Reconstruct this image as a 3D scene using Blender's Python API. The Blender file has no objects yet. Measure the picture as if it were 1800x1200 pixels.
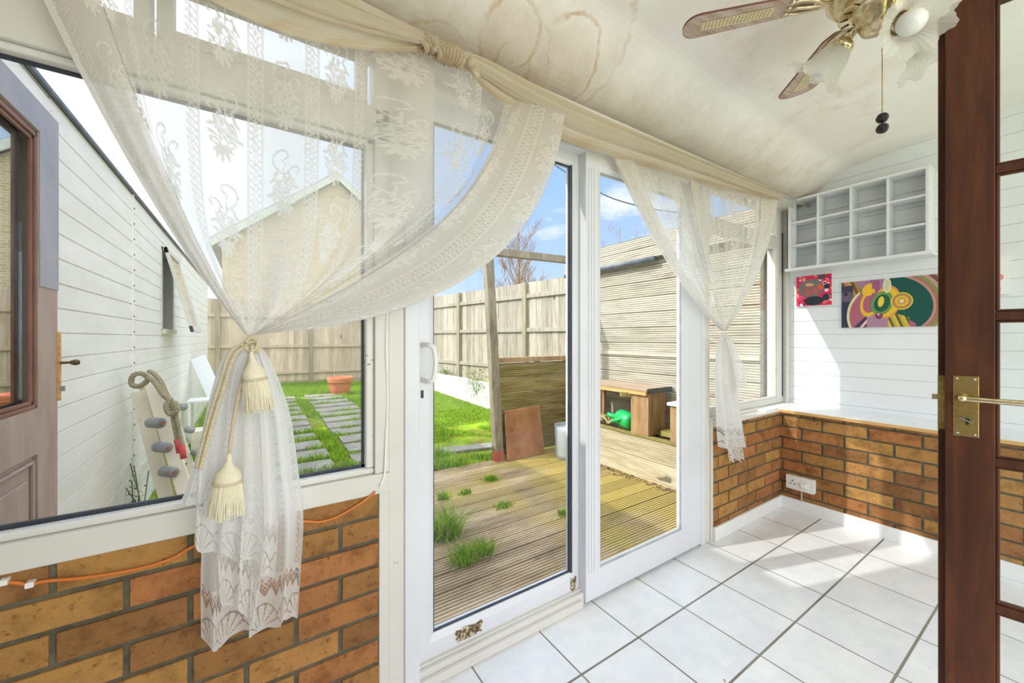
import bpy, math, random
import numpy as np
from mathutils import Vector, Matrix
random.seed(7); rng = np.random.default_rng(7)
PI = math.pi
scene = bpy.context.scene
COL = scene.collection

# ------------------------------------------------------------------ camera
CAMH, FPX, YH, ANG = 1.158, 685.0, 594.0, 0.9844
cam_d = bpy.data.cameras.new('camera'); cam = bpy.data.objects.new('camera', cam_d); COL.objects.link(cam)
cam.location = (0, 0, CAMH); cam.rotation_euler = (PI/2, 0, ANG-PI/2)
cam_d.sensor_width = 36; cam_d.lens = FPX/1800*36; cam_d.shift_y = (YH-600)/1800
cam_d.clip_start = 0.02; cam_d.clip_end = 200
scene.camera = cam
SA, CA = math.sin(ANG), math.cos(ANG)

# ------------------------------------------------------------------ light and exposure
scene.view_settings.view_transform = 'Standard'
scene.view_settings.look = 'None'
scene.view_settings.gamma = 1
scene.view_settings.exposure = -0.26
scene.view_settings.use_curve_mapping = False
scene.cycles.transparent_max_bounces = 32
sun_d = bpy.data.lights.new('sun', 'SUN'); sun = bpy.data.objects.new('sun', sun_d); COL.objects.link(sun)
sun_d.energy = 5.0; sun_d.angle = 0.012; sun_d.color = (1.0, 0.965, 0.915)
sun.rotation_euler = Vector((1, -0.34, -0.777)).to_track_quat('-Z', 'Y').to_euler()
fill_d = bpy.data.lights.new('added_fill_light', 'AREA'); fill = bpy.data.objects.new('added_fill_light', fill_d); COL.objects.link(fill)
fill_d.shape = 'RECTANGLE'; fill_d.size = 2.6; fill_d.size_y = 2.0; fill_d.energy = 43; fill_d.color = (1.0, .975, .965)
fill.location = (0.75, -1.75, 1.25); fill.rotation_euler = (PI/2+.55, 0, 0)  # area light added behind the camera to brighten the room
world = bpy.data.worlds.new('sky'); scene.world = world; world.use_nodes = True
WN = world.node_tree.nodes; WL = world.node_tree.links; WN.clear()
def srgb(r, g, b, a=1):
    f = lambda c: (c/255/12.92) if c/255 <= .04045 else ((c/255+.055)/1.055)**2.4
    return (f(r), f(g), f(b), a)
wo = WN.new('ShaderNodeOutputWorld'); bg = WN.new('ShaderNodeBackground')
tc = WN.new('ShaderNodeTexCoord'); sp = WN.new('ShaderNodeSeparateXYZ')
WL.new(tc.outputs['Generated'], sp.inputs[0])
rp = WN.new('ShaderNodeValToRGB')
els = rp.color_ramp.elements
els[0].position = 0.0; els[0].color = (.62, .60, .56, 1)
els[1].position = 1.0; els[1].color = srgb(128, 172, 236)
for p_, c_ in ((.49, (.62, .60, .56, 1)), (.505, srgb(214, 228, 246)), (.60, srgb(176, 206, 246)), (.72, srgb(158, 194, 244))):
    e_ = els.new(p_); e_.color = c_
ma = WN.new('ShaderNodeMath'); ma.operation = 'MULTIPLY_ADD'; ma.inputs[1].default_value = .5; ma.inputs[2].default_value = .5
WL.new(sp.outputs['Z'], ma.inputs[0]); WL.new(ma.outputs[0], rp.inputs[0])
nz = WN.new('ShaderNodeTexNoise'); nz.inputs['Scale'].default_value = 3.2; nz.inputs['Detail'].default_value = 8; nz.inputs['Roughness'].default_value = .58
mp = WN.new('ShaderNodeMapping'); mp.inputs['Scale'].default_value = (1, 1, 2.6); mp.inputs['Location'].default_value = (.35, .2, .1)
WL.new(tc.outputs['Generated'], mp.inputs[0]); WL.new(mp.outputs[0], nz.inputs['Vector'])
cr = WN.new('ShaderNodeValToRGB'); cr.color_ramp.elements[0].position = .56; cr.color_ramp.elements[1].position = .70
WL.new(nz.outputs['Fac'], cr.inputs[0])
# thick bright haze towards the left of the garden (low sun side), clear blue to the right
hz = WN.new('ShaderNodeMapRange'); hz.inputs[1].default_value = -.15; hz.inputs[2].default_value = -.75; hz.interpolation_type = 'SMOOTHSTEP'
dx = WN.new('ShaderNodeVectorMath'); dx.operation = 'DOT_PRODUCT'; dx.inputs[1].default_value = (.97, -.1, 0)
WL.new(tc.outputs['Generated'], dx.inputs[0])
hz.inputs[1].default_value = .42; hz.inputs[2].default_value = -.15
WL.new(dx.outputs['Value'], hz.inputs[0])
mx0 = WN.new('ShaderNodeMath'); mx0.operation = 'MAXIMUM'; WL.new(cr.outputs[0], mx0.inputs[0])
hm = WN.new('ShaderNodeMath'); hm.operation = 'MULTIPLY'; hm.inputs[1].default_value = .85; WL.new(hz.outputs[0], hm.inputs[0]); WL.new(hm.outputs[0], mx0.inputs[1])
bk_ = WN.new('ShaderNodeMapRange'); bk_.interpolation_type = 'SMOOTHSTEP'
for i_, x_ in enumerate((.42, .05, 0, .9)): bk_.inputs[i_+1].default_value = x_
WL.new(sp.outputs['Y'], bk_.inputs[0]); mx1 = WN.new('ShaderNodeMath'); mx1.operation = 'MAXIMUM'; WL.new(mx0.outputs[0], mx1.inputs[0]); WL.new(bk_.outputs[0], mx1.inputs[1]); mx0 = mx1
up = WN.new('ShaderNodeMath'); up.operation = 'GREATER_THAN'; up.inputs[1].default_value = 0.0; WL.new(sp.outputs['Z'], up.inputs[0])
cm_ = WN.new('ShaderNodeMath'); cm_.operation = 'MULTIPLY'; WL.new(mx0.outputs[0], cm_.inputs[0]); WL.new(up.outputs[0], cm_.inputs[1])
mixc = WN.new('ShaderNodeMixRGB'); mixc.inputs[2].default_value = srgb(246, 248, 252)
WL.new(cm_.outputs[0], mixc.inputs[0]); WL.new(rp.outputs[0], mixc.inputs[1])
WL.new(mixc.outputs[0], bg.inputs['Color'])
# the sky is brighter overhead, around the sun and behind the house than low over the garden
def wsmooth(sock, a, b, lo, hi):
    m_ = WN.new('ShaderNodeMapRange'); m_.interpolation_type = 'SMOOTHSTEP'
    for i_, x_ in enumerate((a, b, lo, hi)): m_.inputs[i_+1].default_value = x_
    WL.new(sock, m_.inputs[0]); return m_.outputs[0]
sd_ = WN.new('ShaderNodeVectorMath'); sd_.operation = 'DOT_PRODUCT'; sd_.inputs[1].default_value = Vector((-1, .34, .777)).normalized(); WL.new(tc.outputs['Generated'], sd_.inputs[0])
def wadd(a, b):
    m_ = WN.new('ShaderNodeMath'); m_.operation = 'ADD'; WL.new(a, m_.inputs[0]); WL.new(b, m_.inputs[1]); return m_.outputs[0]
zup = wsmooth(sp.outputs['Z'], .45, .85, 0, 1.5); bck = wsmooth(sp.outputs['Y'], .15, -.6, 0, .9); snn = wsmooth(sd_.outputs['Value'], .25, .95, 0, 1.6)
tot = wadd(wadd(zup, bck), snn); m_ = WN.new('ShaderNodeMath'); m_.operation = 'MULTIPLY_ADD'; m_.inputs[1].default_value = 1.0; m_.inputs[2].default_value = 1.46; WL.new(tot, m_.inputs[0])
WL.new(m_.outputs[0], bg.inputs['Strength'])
WL.new(bg.outputs[0], wo.inputs[0])

# ------------------------------------------------------------------ helpers
def ray(u, v):
    x = (u-900)/FPX; y = -(v-YH)/FPX
    return (x*SA+CA, -x*CA+SA, y)
def onY(u, v, Y):
    r = ray(u, v); t = Y/r[1]; return Vector((r[0]*t, Y, CAMH+r[2]*t))
def onX(u, v, X):
    r = ray(u, v); t = X/r[0]; return Vector((X, r[1]*t, CAMH+r[2]*t))
def onZ(u, v, Z):
    r = ray(u, v); t = (Z-CAMH)/r[2]; return Vector((r[0]*t, r[1]*t, Z))
def at(u, v, d):
    r = ray(u, v); return Vector((r[0]*d, r[1]*d, CAMH+r[2]*d))

class MB:
    def __init__(s): s.v = []; s.f = []
    def box(s, x0, x1, y0, y1, z0, z1):
        n = len(s.v)
        s.v += [(x0,y0,z0),(x1,y0,z0),(x1,y1,z0),(x0,y1,z0),(x0,y0,z1),(x1,y0,z1),(x1,y1,z1),(x0,y1,z1)]
        s.f += [tuple(n+i for i in q) for q in ((3,2,1,0),(4,5,6,7),(0,1,5,4),(1,2,6,5),(2,3,7,6),(3,0,4,7))]
        return s
    def obox(s, M, x0, x1, y0, y1, z0, z1):
        n = len(s.v); s.box(x0, x1, y0, y1, z0, z1)
        s.v[n:] = [tuple(M @ Vector(p)) for p in s.v[n:]]; return s
    def beam(s, a, b, w, t, up=(0,0,1)):
        """box from a to b, width w (sideways), thickness t (along up)"""
        a = Vector(a); b = Vector(b); d = (b-a); L = d.length; d.normalize()
        sd = d.cross(Vector(up)); 
        if sd.length < 1e-4: sd = d.cross(Vector((1,0,0)))
        sd.normalize(); u = sd.cross(d).normalized()
        M = Matrix((( sd.x, d.x, u.x, a.x),(sd.y, d.y, u.y, a.y),(sd.z, d.z, u.z, a.z),(0,0,0,1)))
        return s.obox(M, -w/2, w/2, 0, L, -t/2, t/2)
    def tube(s, path, r, n=8, cap=True):
        path = [Vector(p) for p in path]; N = len(path)
        rs = r if hasattr(r, '__len__') else [r]*N
        t = (path[1]-path[0]).normalized()
        ref = Vector((0,0,1)) if abs(t.z) < .9 else Vector((1,0,0))
        u = t.cross(ref).normalized(); base = len(s.v)
        for i, p in enumerate(path):
            t2 = (path[min(i+1, N-1)]-path[max(i-1, 0)])
            if t2.length > 1e-9: t = t2.normalized()
            u = (u - t*u.dot(t)).normalized(); w = t.cross(u)
            for k in range(n):
                a = 2*PI*k/n
                s.v.append(tuple(p+(u*math.cos(a)+w*math.sin(a))*rs[i]))
        for i in range(N-1):
            for k in range(n):
                a, b = base+i*n+k, base+i*n+(k+1) % n
                s.f.append((a, b, b+n, a+n))
        if cap:
            s.f.append(tuple(base+k for k in range(n))[::-1]); s.f.append(tuple(base+(N-1)*n+k for k in range(n)))
        return s
    def lathe(s, prof, c, axis=(0,0,1), n=32, ruffle=None):
        """prof: (radius, height) pairs about axis through c"""
        ax = Vector(axis).normalized(); c = Vector(c)
        ref = Vector((0,0,1)) if abs(ax.z) < .9 else Vector((1,0,0))
        u = ax.cross(ref).normalized(); w = ax.cross(u); base = len(s.v); P = len(prof)
        for i, (r, h) in enumerate(prof):
            for k in range(n):
                a = 2*PI*k/n; rr, hh = r, h
                if ruffle: rr, hh = ruffle(i/(P-1), a, r, h)
                s.v.append(tuple(c+ax*hh+(u*math.cos(a)+w*math.sin(a))*rr))
        for i in range(P-1):
            for k in range(n):
                a, b = base+i*n+k, base+i*n+(k+1) % n
                s.f.append((a, b, b+n, a+n))
        return s
    def prism(s, pts, off):
        """polygon pts (3D list) extruded by vector off"""
        n = len(s.v); k = len(pts); off = Vector(off)
        s.v += [tuple(p) for p in pts]+[tuple(Vector(p)+off) for p in pts]
        s.f += [tuple(range(n, n+k)), tuple(range(n+2*k-1, n+k-1, -1))]
        for i in range(k): s.f.append((n+i, n+k+i, n+k+(i+1) % k, n+(i+1) % k))
        return s
    def build(s, name, mat=None, parent=None, smooth=False, bevel=0, loc=None):
        me = bpy.data.meshes.new(name); me.from_pydata(s.v, [], s.f); me.validate(); me.update()
        import bmesh
        bm = bmesh.new(); bm.from_mesh(me); bmesh.ops.recalc_face_normals(bm, faces=bm.faces); bm.to_mesh(me); bm.free()
        o = bpy.data.objects.new(name, me); COL.objects.link(o)
        if mat: me.materials.append(mat)
        if smooth:
            for p in me.polygons: p.use_smooth = True
        if bevel:
            b = o.modifiers.new('bevel', 'BEVEL'); b.width = bevel; b.segments = 2; b.limit_method = 'ANGLE'; b.angle_limit = .6
        if parent is not None:
            o.parent = parent; o.matrix_parent_inverse = Matrix.Translation(-Vector(parent.location)) if parent.type == 'EMPTY' and parent.rotation_euler.z == 0 else parent.matrix_basis.inverted()
        return o
def tag(o, label=None, cat=None, group=None, kind=None):
    if label: o['label'] = label
    if cat: o['category'] = cat
    if group: o['group'] = group
    if kind: o['kind'] = kind
    return o
def thing(name, label, cat, loc=(0,0,0), group=None, kind=None):
    o = bpy.data.objects.new(name, None); COL.objects.link(o); o.location = loc; o.empty_display_size = .1
    return tag(o, label, cat, group, kind)
def struct(o, label=None, cat=None): return tag(o, label, cat, kind='structure')
def grid_obj(name, V, nu, nv, mat, parent=None, smooth=True, attrs=None, colors=None):
    """V: (nv,nu,3) array"""
    me = bpy.data.meshes.new(name)
    i = np.arange((nv-1)*(nu-1)); r = i//(nu-1); c = i % (nu-1); a = r*nu+c
    F = np.stack([a, a+1, a+nu+1, a+nu], 1).astype(np.int32)
    me.vertices.add(nu*nv); me.vertices.foreach_set('co', V.reshape(-1).astype(np.float32))
    me.loops.add(F.size); me.loops.foreach_set('vertex_index', F.ravel())
    me.polygons.add(len(F)); me.polygons.foreach_set('loop_start', np.arange(len(F), dtype=np.int32)*4)
    me.polygons.foreach_set('use_smooth', np.full(len(F), smooth))
    me.update(); me.validate()
    for k, A in (attrs or {}).items():
        at_ = me.attributes.new(k, 'FLOAT', 'POINT'); at_.data.foreach_set('value', A.reshape(-1).astype(np.float32))
    for k, A in (colors or {}).items():
        at_ = me.attributes.new(k, 'FLOAT_COLOR', 'POINT'); at_.data.foreach_set('color', A.reshape(-1).astype(np.float32))
    o = bpy.data.objects.new(name, me); COL.objects.link(o)
    if mat: me.materials.append(mat)
    if parent is not None: o.parent = parent; o.matrix_parent_inverse = Matrix.Translation(-Vector(parent.location))
    return o

# ------------------------------------------------------------------ materials
class NT:
    def __init__(s, name):
        s.m = bpy.data.materials.new(name); s.m.use_nodes = True; s.t = s.m.node_tree; s.n = s.t.nodes; s.l = s.t.links
        s.n.clear(); s.out = s.n.new('ShaderNodeOutputMaterial')
        s.tc = s.n.new('ShaderNodeTexCoord')
    def node(s, t, **kw):
        nd = s.n.new(t)
        for k, v in kw.items():
            if k in ('operation','blend_type','wave_type','bands_direction','interpolation_type','feature','attribute_name','distribution'): setattr(nd, k, v)
        return nd
    def link(s, a, b): s.l.new(a, b)
    def val(s, sock, v):
        if hasattr(v, 'links') or isinstance(v, bpy.types.NodeSocket): s.l.new(v, sock)
        else: sock.default_value = v
    def math(s, op, a, b=0, c=0):
        nd = s.n.new('ShaderNodeMath'); nd.operation = op; s.val(nd.inputs[0], a); s.val(nd.inputs[1], b); s.val(nd.inputs[2], c); return nd.outputs[0]
    def noise(s, scale, detail=4, rough=.55, stretch=(1,1,1), loc=(0,0,0), coord='Object', dist=0):
        mp = s.n.new('ShaderNodeMapping'); mp.inputs['Scale'].default_value = stretch; mp.inputs['Location'].default_value = loc
        s.link(s.tc.outputs[coord], mp.inputs[0])
        nd = s.n.new('ShaderNodeTexNoise'); nd.inputs['Scale'].default_value = scale; nd.inputs['Detail'].default_value = detail
        nd.inputs['Roughness'].default_value = rough; nd.inputs['Distortion'].default_value = dist
        s.link(mp.outputs[0], nd.inputs['Vector']); return nd.outputs['Fac']
    def ramp(s, fac, stops):
        nd = s.n.new('ShaderNodeValToRGB'); e = nd.color_ramp.elements
        while len(e) < len(stops): e.new(.5)
        for k, (p, c) in enumerate(stops):
            e[k].position = p; e[k].color = c if len(c) == 4 else (*c, 1)
        s.val(nd.inputs[0], fac); return nd.outputs[0]
    def mix(s, f, a, b, mode='MIX'):
        nd = s.n.new('ShaderNodeMixRGB'); nd.blend_type = mode; s.val(nd.inputs[0], f); s.val(nd.inputs[1], a); s.val(nd.inputs[2], b); return nd.outputs[0]
    def maprange(s, v, a, b, c=0, d=1):
        nd = s.n.new('ShaderNodeMapRange'); s.val(nd.inputs[0], v)
        for k, x in enumerate((a, b, c, d)): nd.inputs[k+1].default_value = x
        return nd.outputs[0]
    def pri(s, col, rough=.6, metal=0, bump=None, bstr=.3, bdist=.01, spec=.5, **kw):
        p = s.n.new('ShaderNodeBsdfPrincipled'); s.val(p.inputs['Base Color'], col); s.val(p.inputs['Roughness'], rough)
        s.val(p.inputs['Metallic'], metal); p.inputs['Specular IOR Level'].default_value = spec
        for k, v in kw.items(): s.val(p.inputs[k], v)
        if bump is not None:
            b = s.n.new('ShaderNodeBump'); b.inputs['Strength'].default_value = bstr; b.inputs['Distance'].default_value = bdist
            s.link(bump, b.inputs['Height']); s.link(b.outputs[0], p.inputs['Normal'])
        s.link(p.outputs[0], s.out.inputs[0]); return s.m
def island(t): g = t.n.new('ShaderNodeNewGeometry'); return g.outputs['Random Per Island']
BK = (0,0,0,1); WH = (1,1,1,1)
def plain(name, c1, c2=None, rough=.5, scale=12, stretch=(1,1,1), bstr=.1, metal=0, bdist=.004, detail=5, spec=.5, isl=0):
    t = NT(name); c2 = c2 or c1
    n = t.noise(scale, detail, .6, stretch)
    col = t.ramp(n, [(.3, c1), (.72, c2)])
    if isl:
        col = t.mix(1.0, col, t.ramp(island(t), [(0, (1-isl,)*3), (1, (1+isl*.4,)*3)]), 'MULTIPLY')
    return t.pri(col, rough, metal, n, bstr, bdist, spec)
def dirty_white(name, base, dirt, rough=.4, amount=.62, scale=9, stretch=(1,1,1), sharp=.08, spec=.5):
    t = NT(name); n = t.noise(scale, 8, .68, stretch); n2 = t.noise(2.5, 3, .5)
    f = t.ramp(n, [(amount, BK), (amount+sharp, WH)])
    b = t.ramp(n2, [(.3, base), (.7, tuple(c*.93 for c in base[:3])+(1,))])
    return t.pri(t.mix(f, b, dirt), rough, 0, n, .08, .003, spec)
M = {}
M['upvc'] = dirty_white('upvc_white', srgb(224,225,230), srgb(206,202,192), .28, .70)
M['upvc_dirty'] = dirty_white('upvc_grimy', srgb(222,219,214), srgb(120,96,62), .35, .64, 16, (1,1,1), .10)
M['paint'] = dirty_white('gloss_paint_cream', srgb(219,215,207), srgb(176,160,132), .35, .66, 14, (1,1,1), .06)
M['paint_chip'] = dirty_white('gloss_paint_chipped', srgb(224,222,217), srgb(90,74,58), .35, .63, 30, (.5,1,2.5), .03)
M['white_wood'] = dirty_white('white_painted_wood', srgb(233,236,238), srgb(200,202,202), .45, .62, 20)
M['skirt'] = dirty_white('skirting_white', srgb(240,240,238), srgb(150,136,112), .4, .68, 22, (1,1,1), .05)
M['gasket'] = plain('black_gasket', srgb(40,46,56), srgb(62,70,82), .5)
M['gasket_lt'] = plain('pale_gasket', srgb(190,192,196), srgb(150,154,160), .5)
M['black'] = plain('black_plastic', srgb(20,20,22), srgb(34,32,32), .4)
M['plastic_w'] = plain('white_plastic', srgb(240,240,236), srgb(232,232,228), .3)

def glass_mat(name, tint=(.97,.985,.98,1), ior=1.3, grime=.02):
    t = NT(name)
    tr = t.n.new('ShaderNodeBsdfTransparent'); tr.inputs[0].default_value = tint
    gl = t.n.new('ShaderNodeBsdfGlossy'); gl.inputs['Roughness'].default_value = .01; gl.inputs['Color'].default_value = WH
    lw = t.n.new('ShaderNodeLayerWeight'); lw.inputs[0].default_value = .5      # Schlick reflectance, the same from both sides
    f0 = ((ior-1)/(ior+1))**2
    frs = t.math('MULTIPLY_ADD', t.math('POWER', lw.outputs['Facing'], 5.0), 1-f0, f0)
    m1 = t.n.new('ShaderNodeMixShader'); t.link(frs, m1.inputs[0]); t.link(tr.outputs[0], m1.inputs[1]); t.link(gl.outputs[0], m1.inputs[2])
    df = t.n.new('ShaderNodeBsdfDiffuse'); df.inputs[0].default_value = srgb(225,225,220)
    n = t.noise(3, 6, .6, (1,1,.35))
    f = t.maprange(n, .45, .8, 0, grime)
    m2 = t.n.new('ShaderNodeMixShader'); t.link(f, m2.inputs[0]); t.link(m1.outputs[0], m2.inputs[1]); t.link(df.outputs[0], m2.inputs[2])
    t.link(m2.outputs[0], t.out.inputs[0]); return t.m
M['glass'] = glass_mat('window_glass', ior=1.22)
M['glass_ext'] = glass_mat('side_door_glass', (.75,.8,.82,1), 5.5, .2)

def brick_mat():
    t = NT('buff_brick')
    isl = island(t)
    base = t.ramp(isl, [(0, srgb(132,92,58)), (.2, srgb(164,120,70)), (.42, srgb(178,134,76)), (.6, srgb(150,106,64)), (.8, srgb(172,114,70)), (1, srgb(184,142,82))])
    off = t.n.new('ShaderNodeCombineXYZ'); t.link(t.math('MULTIPLY', isl, 37.0), off.inputs[0])
    va = t.n.new('ShaderNodeVectorMath'); va.operation = 'ADD'; t.link(t.tc.outputs['Object'], va.inputs[0]); t.link(off.outputs[0], va.inputs[1])
    n = t.n.new('ShaderNodeTexNoise'); n.inputs['Scale'].default_value = 14; n.inputs['Detail'].default_value = 8; n.inputs['Roughness'].default_value = .65; t.link(va.outputs[0], n.inputs['Vector'])
    c = t.mix(1, base, t.ramp(n.outputs['Fac'], [(.3, (.5,.47,.46)), (.5, (.98,.97,.96)), (.75, (1.18,1.14,1.02))]), 'MULTIPLY')
    n2 = t.noise(60, 6, .7)
    c = t.mix(t.ramp(n2, [(.57, BK), (.72, WH)]), c, srgb(84,54,34))
    n3 = t.noise(5, 5, .6)
    c = t.mix(t.ramp(n3, [(.56, BK), (.75, (.6,.6,.6,1))]), c, srgb(172,116,84))
    return t.pri(c, .85, 0, n2, .6, .006, .2)
M['brick'] = brick_mat()
M['mortar'] = plain('dark_mortar', srgb(78,74,60), srgb(112,106,86), .95, 25, bstr=.7, bdist=.006)

def floor_mat():
    t = NT('white_floor_tiles')
    sx = t.n.new('ShaderNodeSeparateXYZ'); t.link(t.tc.outputs['Object'], sx.inputs[0])
    def edge(sock, off, half):
        a = t.math('DIVIDE', t.math('SUBTRACT', sock, off), .3)
        fr = t.math('FRACT', t.math('ADD', a, 100.0))
        d = t.math('MINIMUM', fr, t.math('SUBTRACT', 1.0, fr))
        return t.math('MULTIPLY', d, .3), a
    ex, ax = edge(sx.outputs[0], .942, 0); ey, ay = edge(sx.outputs[1], .985, 0)
    gx = t.maprange(ex, .0022, .0034, 1, 0); gy = t.maprange(ey, .0034, .0048, 1, 0)
    g = t.math('MAXIMUM', gx, gy)
    n = t.noise(9, 6, .6); n2 = t.noise(2.2, 4, .5)
    tile = t.ramp(n, [(.35, srgb(226,228,231)), (.65, srgb(238,239,240))])
    cb = t.n.new('ShaderNodeCombineXYZ'); t.link(t.math('FLOOR', ax), cb.inputs[0]); t.link(t.math('FLOOR', ay), cb.inputs[1])
    wn = t.n.new('ShaderNodeTexWhiteNoise'); t.link(cb.outputs[0], wn.inputs[0])
    tile = t.mix(1, tile, t.ramp(wn.outputs['Value'], [(0, (.95,.95,.955)), (1, (1.02,1.02,1.01))]), 'MULTIPLY')
    sp = t.noise(38, 3, .5); tile = t.mix(t.ramp(sp, [(.735, BK), (.75, WH)]), tile, srgb(150,140,126))
    gr = t.ramp(n2, [(.35, srgb(112,104,92)), (.65, srgb(150,144,134))])
    c = t.mix(g, tile, gr)
    h = t.math('SUBTRACT', 1.0, g)
    hn = t.math('ADD', h, t.math('MULTIPLY', n, .12))
    return t.pri(c, t.maprange(g, 0, 1, .3, .9), 0, hn, .5, .002, .45)
M['floor'] = floor_mat()

def ceiling_mat():
    t = NT('stained_ceiling_paper')
    sx = t.n.new('ShaderNodeSeparateXYZ'); t.link(t.tc.outputs['Object'], sx.inputs[0])
    x, y = sx.outputs[0], sx.outputs[1]
    n = t.noise(2.2, 5, .6); n1 = t.noise(7, 6, .65); weave = t.noise(120, 2, .5, (1,.5,1))
    c = t.ramp(n, [(.3, srgb(240,234,229)), (.7, srgb(249,245,242))])
    def ring(cx, cy, rx, ry, w, amp, seed):
        nn = t.noise(5, 6, .6, loc=(seed, seed*2, 0))
        dx_ = t.math('DIVIDE', t.math('SUBTRACT', x, cx), rx); dy_ = t.math('DIVIDE', t.math('SUBTRACT', y, cy), ry)
        r = t.math('SQRT', t.math('ADD', t.math('MULTIPLY', dx_, dx_), t.math('MULTIPLY', dy_, dy_)))
        r = t.math('ADD', r, t.math('MULTIPLY', t.math('SUBTRACT', nn, .5), 1.1))
        d = t.math('ABSOLUTE', t.math('SUBTRACT', r, 1.0))
        mod = t.maprange(t.noise(9, 4, .6, loc=(seed*3, 0, 0)), .35, .6, .15, 1)
        line = t.math('MULTIPLY', t.maprange(d, w*.2, w, 1, 0), mod)
        fill = t.maprange(r, .8, 1.04, .30, 0)
        return t.math('MULTIPLY', t.math('MAXIMUM', line, fill), amp)
    def onC(u, v):
        r = ray(u, v); k = (2.273+.1226*1.35-CAMH)/(r[2]+.1226*r[1]); return r[0]*k, r[1]*k
    def rpx(u, v, ru, rv, w, amp, seed):
        c_ = onC(u, v); e = onC(u+ru, v); f_ = onC(u, v+rv); R = max(abs(e[0]-c_[0]), abs(f_[0]-c_[0])); R2 = max(abs(e[1]-c_[1]), abs(f_[1]-c_[1]), .07)
        return ring(c_[0], c_[1], R, R2, w, amp, seed)
    rings = [rpx(985, 80, 62, 70, .09, .75, 1.3), rpx(900, 85, 60, 70, .07, .6, 4.1), rpx(900, 20, 60, 50, .12, .7, 7.7), rpx(760, 15, 60, 40, .12, .5, 3.7), ring(1.9, .55, .5, .3, .25, .16, 12.0), rpx(1000, 60, 110, 110, .08, .35, 9.2), ring(2.75, .9, .35, .25, .2, .22, 5.5)]
    m = rings[0]
    for r in rings[1:]: m = t.math('MAXIMUM', m, r)
    c = t.mix(m, c, srgb(196,160,112))
    # brown edge along the window side: cove shadow and stain painted as colour
    e = t.maprange(t.math('ADD', y, t.math('MULTIPLY', n1, .22)), 1.10, 1.36, 0, 1)
    c = t.mix(t.math('MULTIPLY', e, .62), c, srgb(150,122,84))
    hb = t.math('ADD', t.math('MULTIPLY', weave, .15), n1)
    return t.pri(c, .9, 0, hb, .25, .004, .1)
M['ceiling'] = ceiling_mat()
M['board_in'] = dirty_white('white_boarding_inside', srgb(236,238,240), srgb(196,196,192), .5, .70, 10, (1,.4,3), .06)
def ext_board_mat():
    t = NT('white_shiplap_outside')
    n = t.noise(4, 6, .65, (1,.5,2)); n2 = t.noise(45, 4, .6)
    sx = t.n.new('ShaderNodeSeparateXYZ'); t.link(t.tc.outputs['Object'], sx.inputs[0])
    c = t.ramp(n, [(.35, srgb(240,236,227)), (.7, srgb(251,248,241))])
    c = t.mix(t.ramp(n2, [(.72, BK), (.76, WH)]), c, srgb(140,134,124))
    low = t.math('MULTIPLY', t.maprange(sx.outputs[2], .1, .9, 1, 0), t.ramp(n, [(.4, BK), (.62, WH)]))
    c = t.mix(t.math('MULTIPLY', low, .45), c, srgb(170,166,130))
    return t.pri(c, .6, 0, n2, .1, .003, .3)
M['board_ext'] = ext_board_mat()
def wood_mat(name, c1, c2, c3, grain=(1,18,18), rough=.75, scale=3, isl=.25, bstr=.3):
    t = NT(name)
    n = t.noise(scale, 8, .65, grain, dist=.3); n2 = t.noise(1.6, 4, .5)
    c = t.ramp(n, [(.3, c1), (.5, c2), (.72, c3)])
    k = t.noise(9, 2, .5, tuple(max(.35, g*.08) for g in grain)); c = t.mix(t.ramp(k, [(.73, BK), (.78, WH)]), c, tuple(q*.45 for q in c1[:3])+(1,))
    if isl: c = t.mix(1, c, t.ramp(island(t), [(0, (1-isl,)*3), (1, (1+isl*.3,)*3)]), 'MULTIPLY')
    return t.pri(c, rough, 0, n, bstr, .004, .3)
M['fence'] = wood_mat('weathered_fence', srgb(136,126,112), srgb(174,164,148), srgb(196,187,171), (12,12,1))
M['fence_far'] = wood_mat('pinkish_fence', srgb(176,154,128), srgb(206,186,162), srgb(222,206,184), (12,12,1))
M['fence_post'] = wood_mat('fence_post', srgb(128,118,96), srgb(164,152,128), srgb(186,176,150), (10,10,1))
M['shed'] = wood_mat('pale_ribbed_cladding', srgb(166,158,140), srgb(196,188,170), srgb(214,208,192), (10,1,10), isl=.12)
M['frame_wood'] = wood_mat('grey_timber', srgb(118,106,88), srgb(152,142,122), srgb(182,170,146), (8,8,1.5))
M['panel_wood'] = wood_mat('mossy_panel', srgb(110,94,52), srgb(150,132,84), srgb(182,164,112), (1,10,10), isl=.15)
M['box_wood'] = wood_mat('brown_ribbed_timber', srgb(138,106,68), srgb(172,138,98), srgb(208,176,130), (8,8,1))
M['planter'] = wood_mat('pale_planter_timber', srgb(176,160,128), srgb(206,192,160), srgb(224,214,190), (8,1,8))
M['oak'] = wood_mat('pine_edge', srgb(196,146,84), srgb(218,172,110), srgb(232,192,134), (12,1,12), isl=0)
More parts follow.
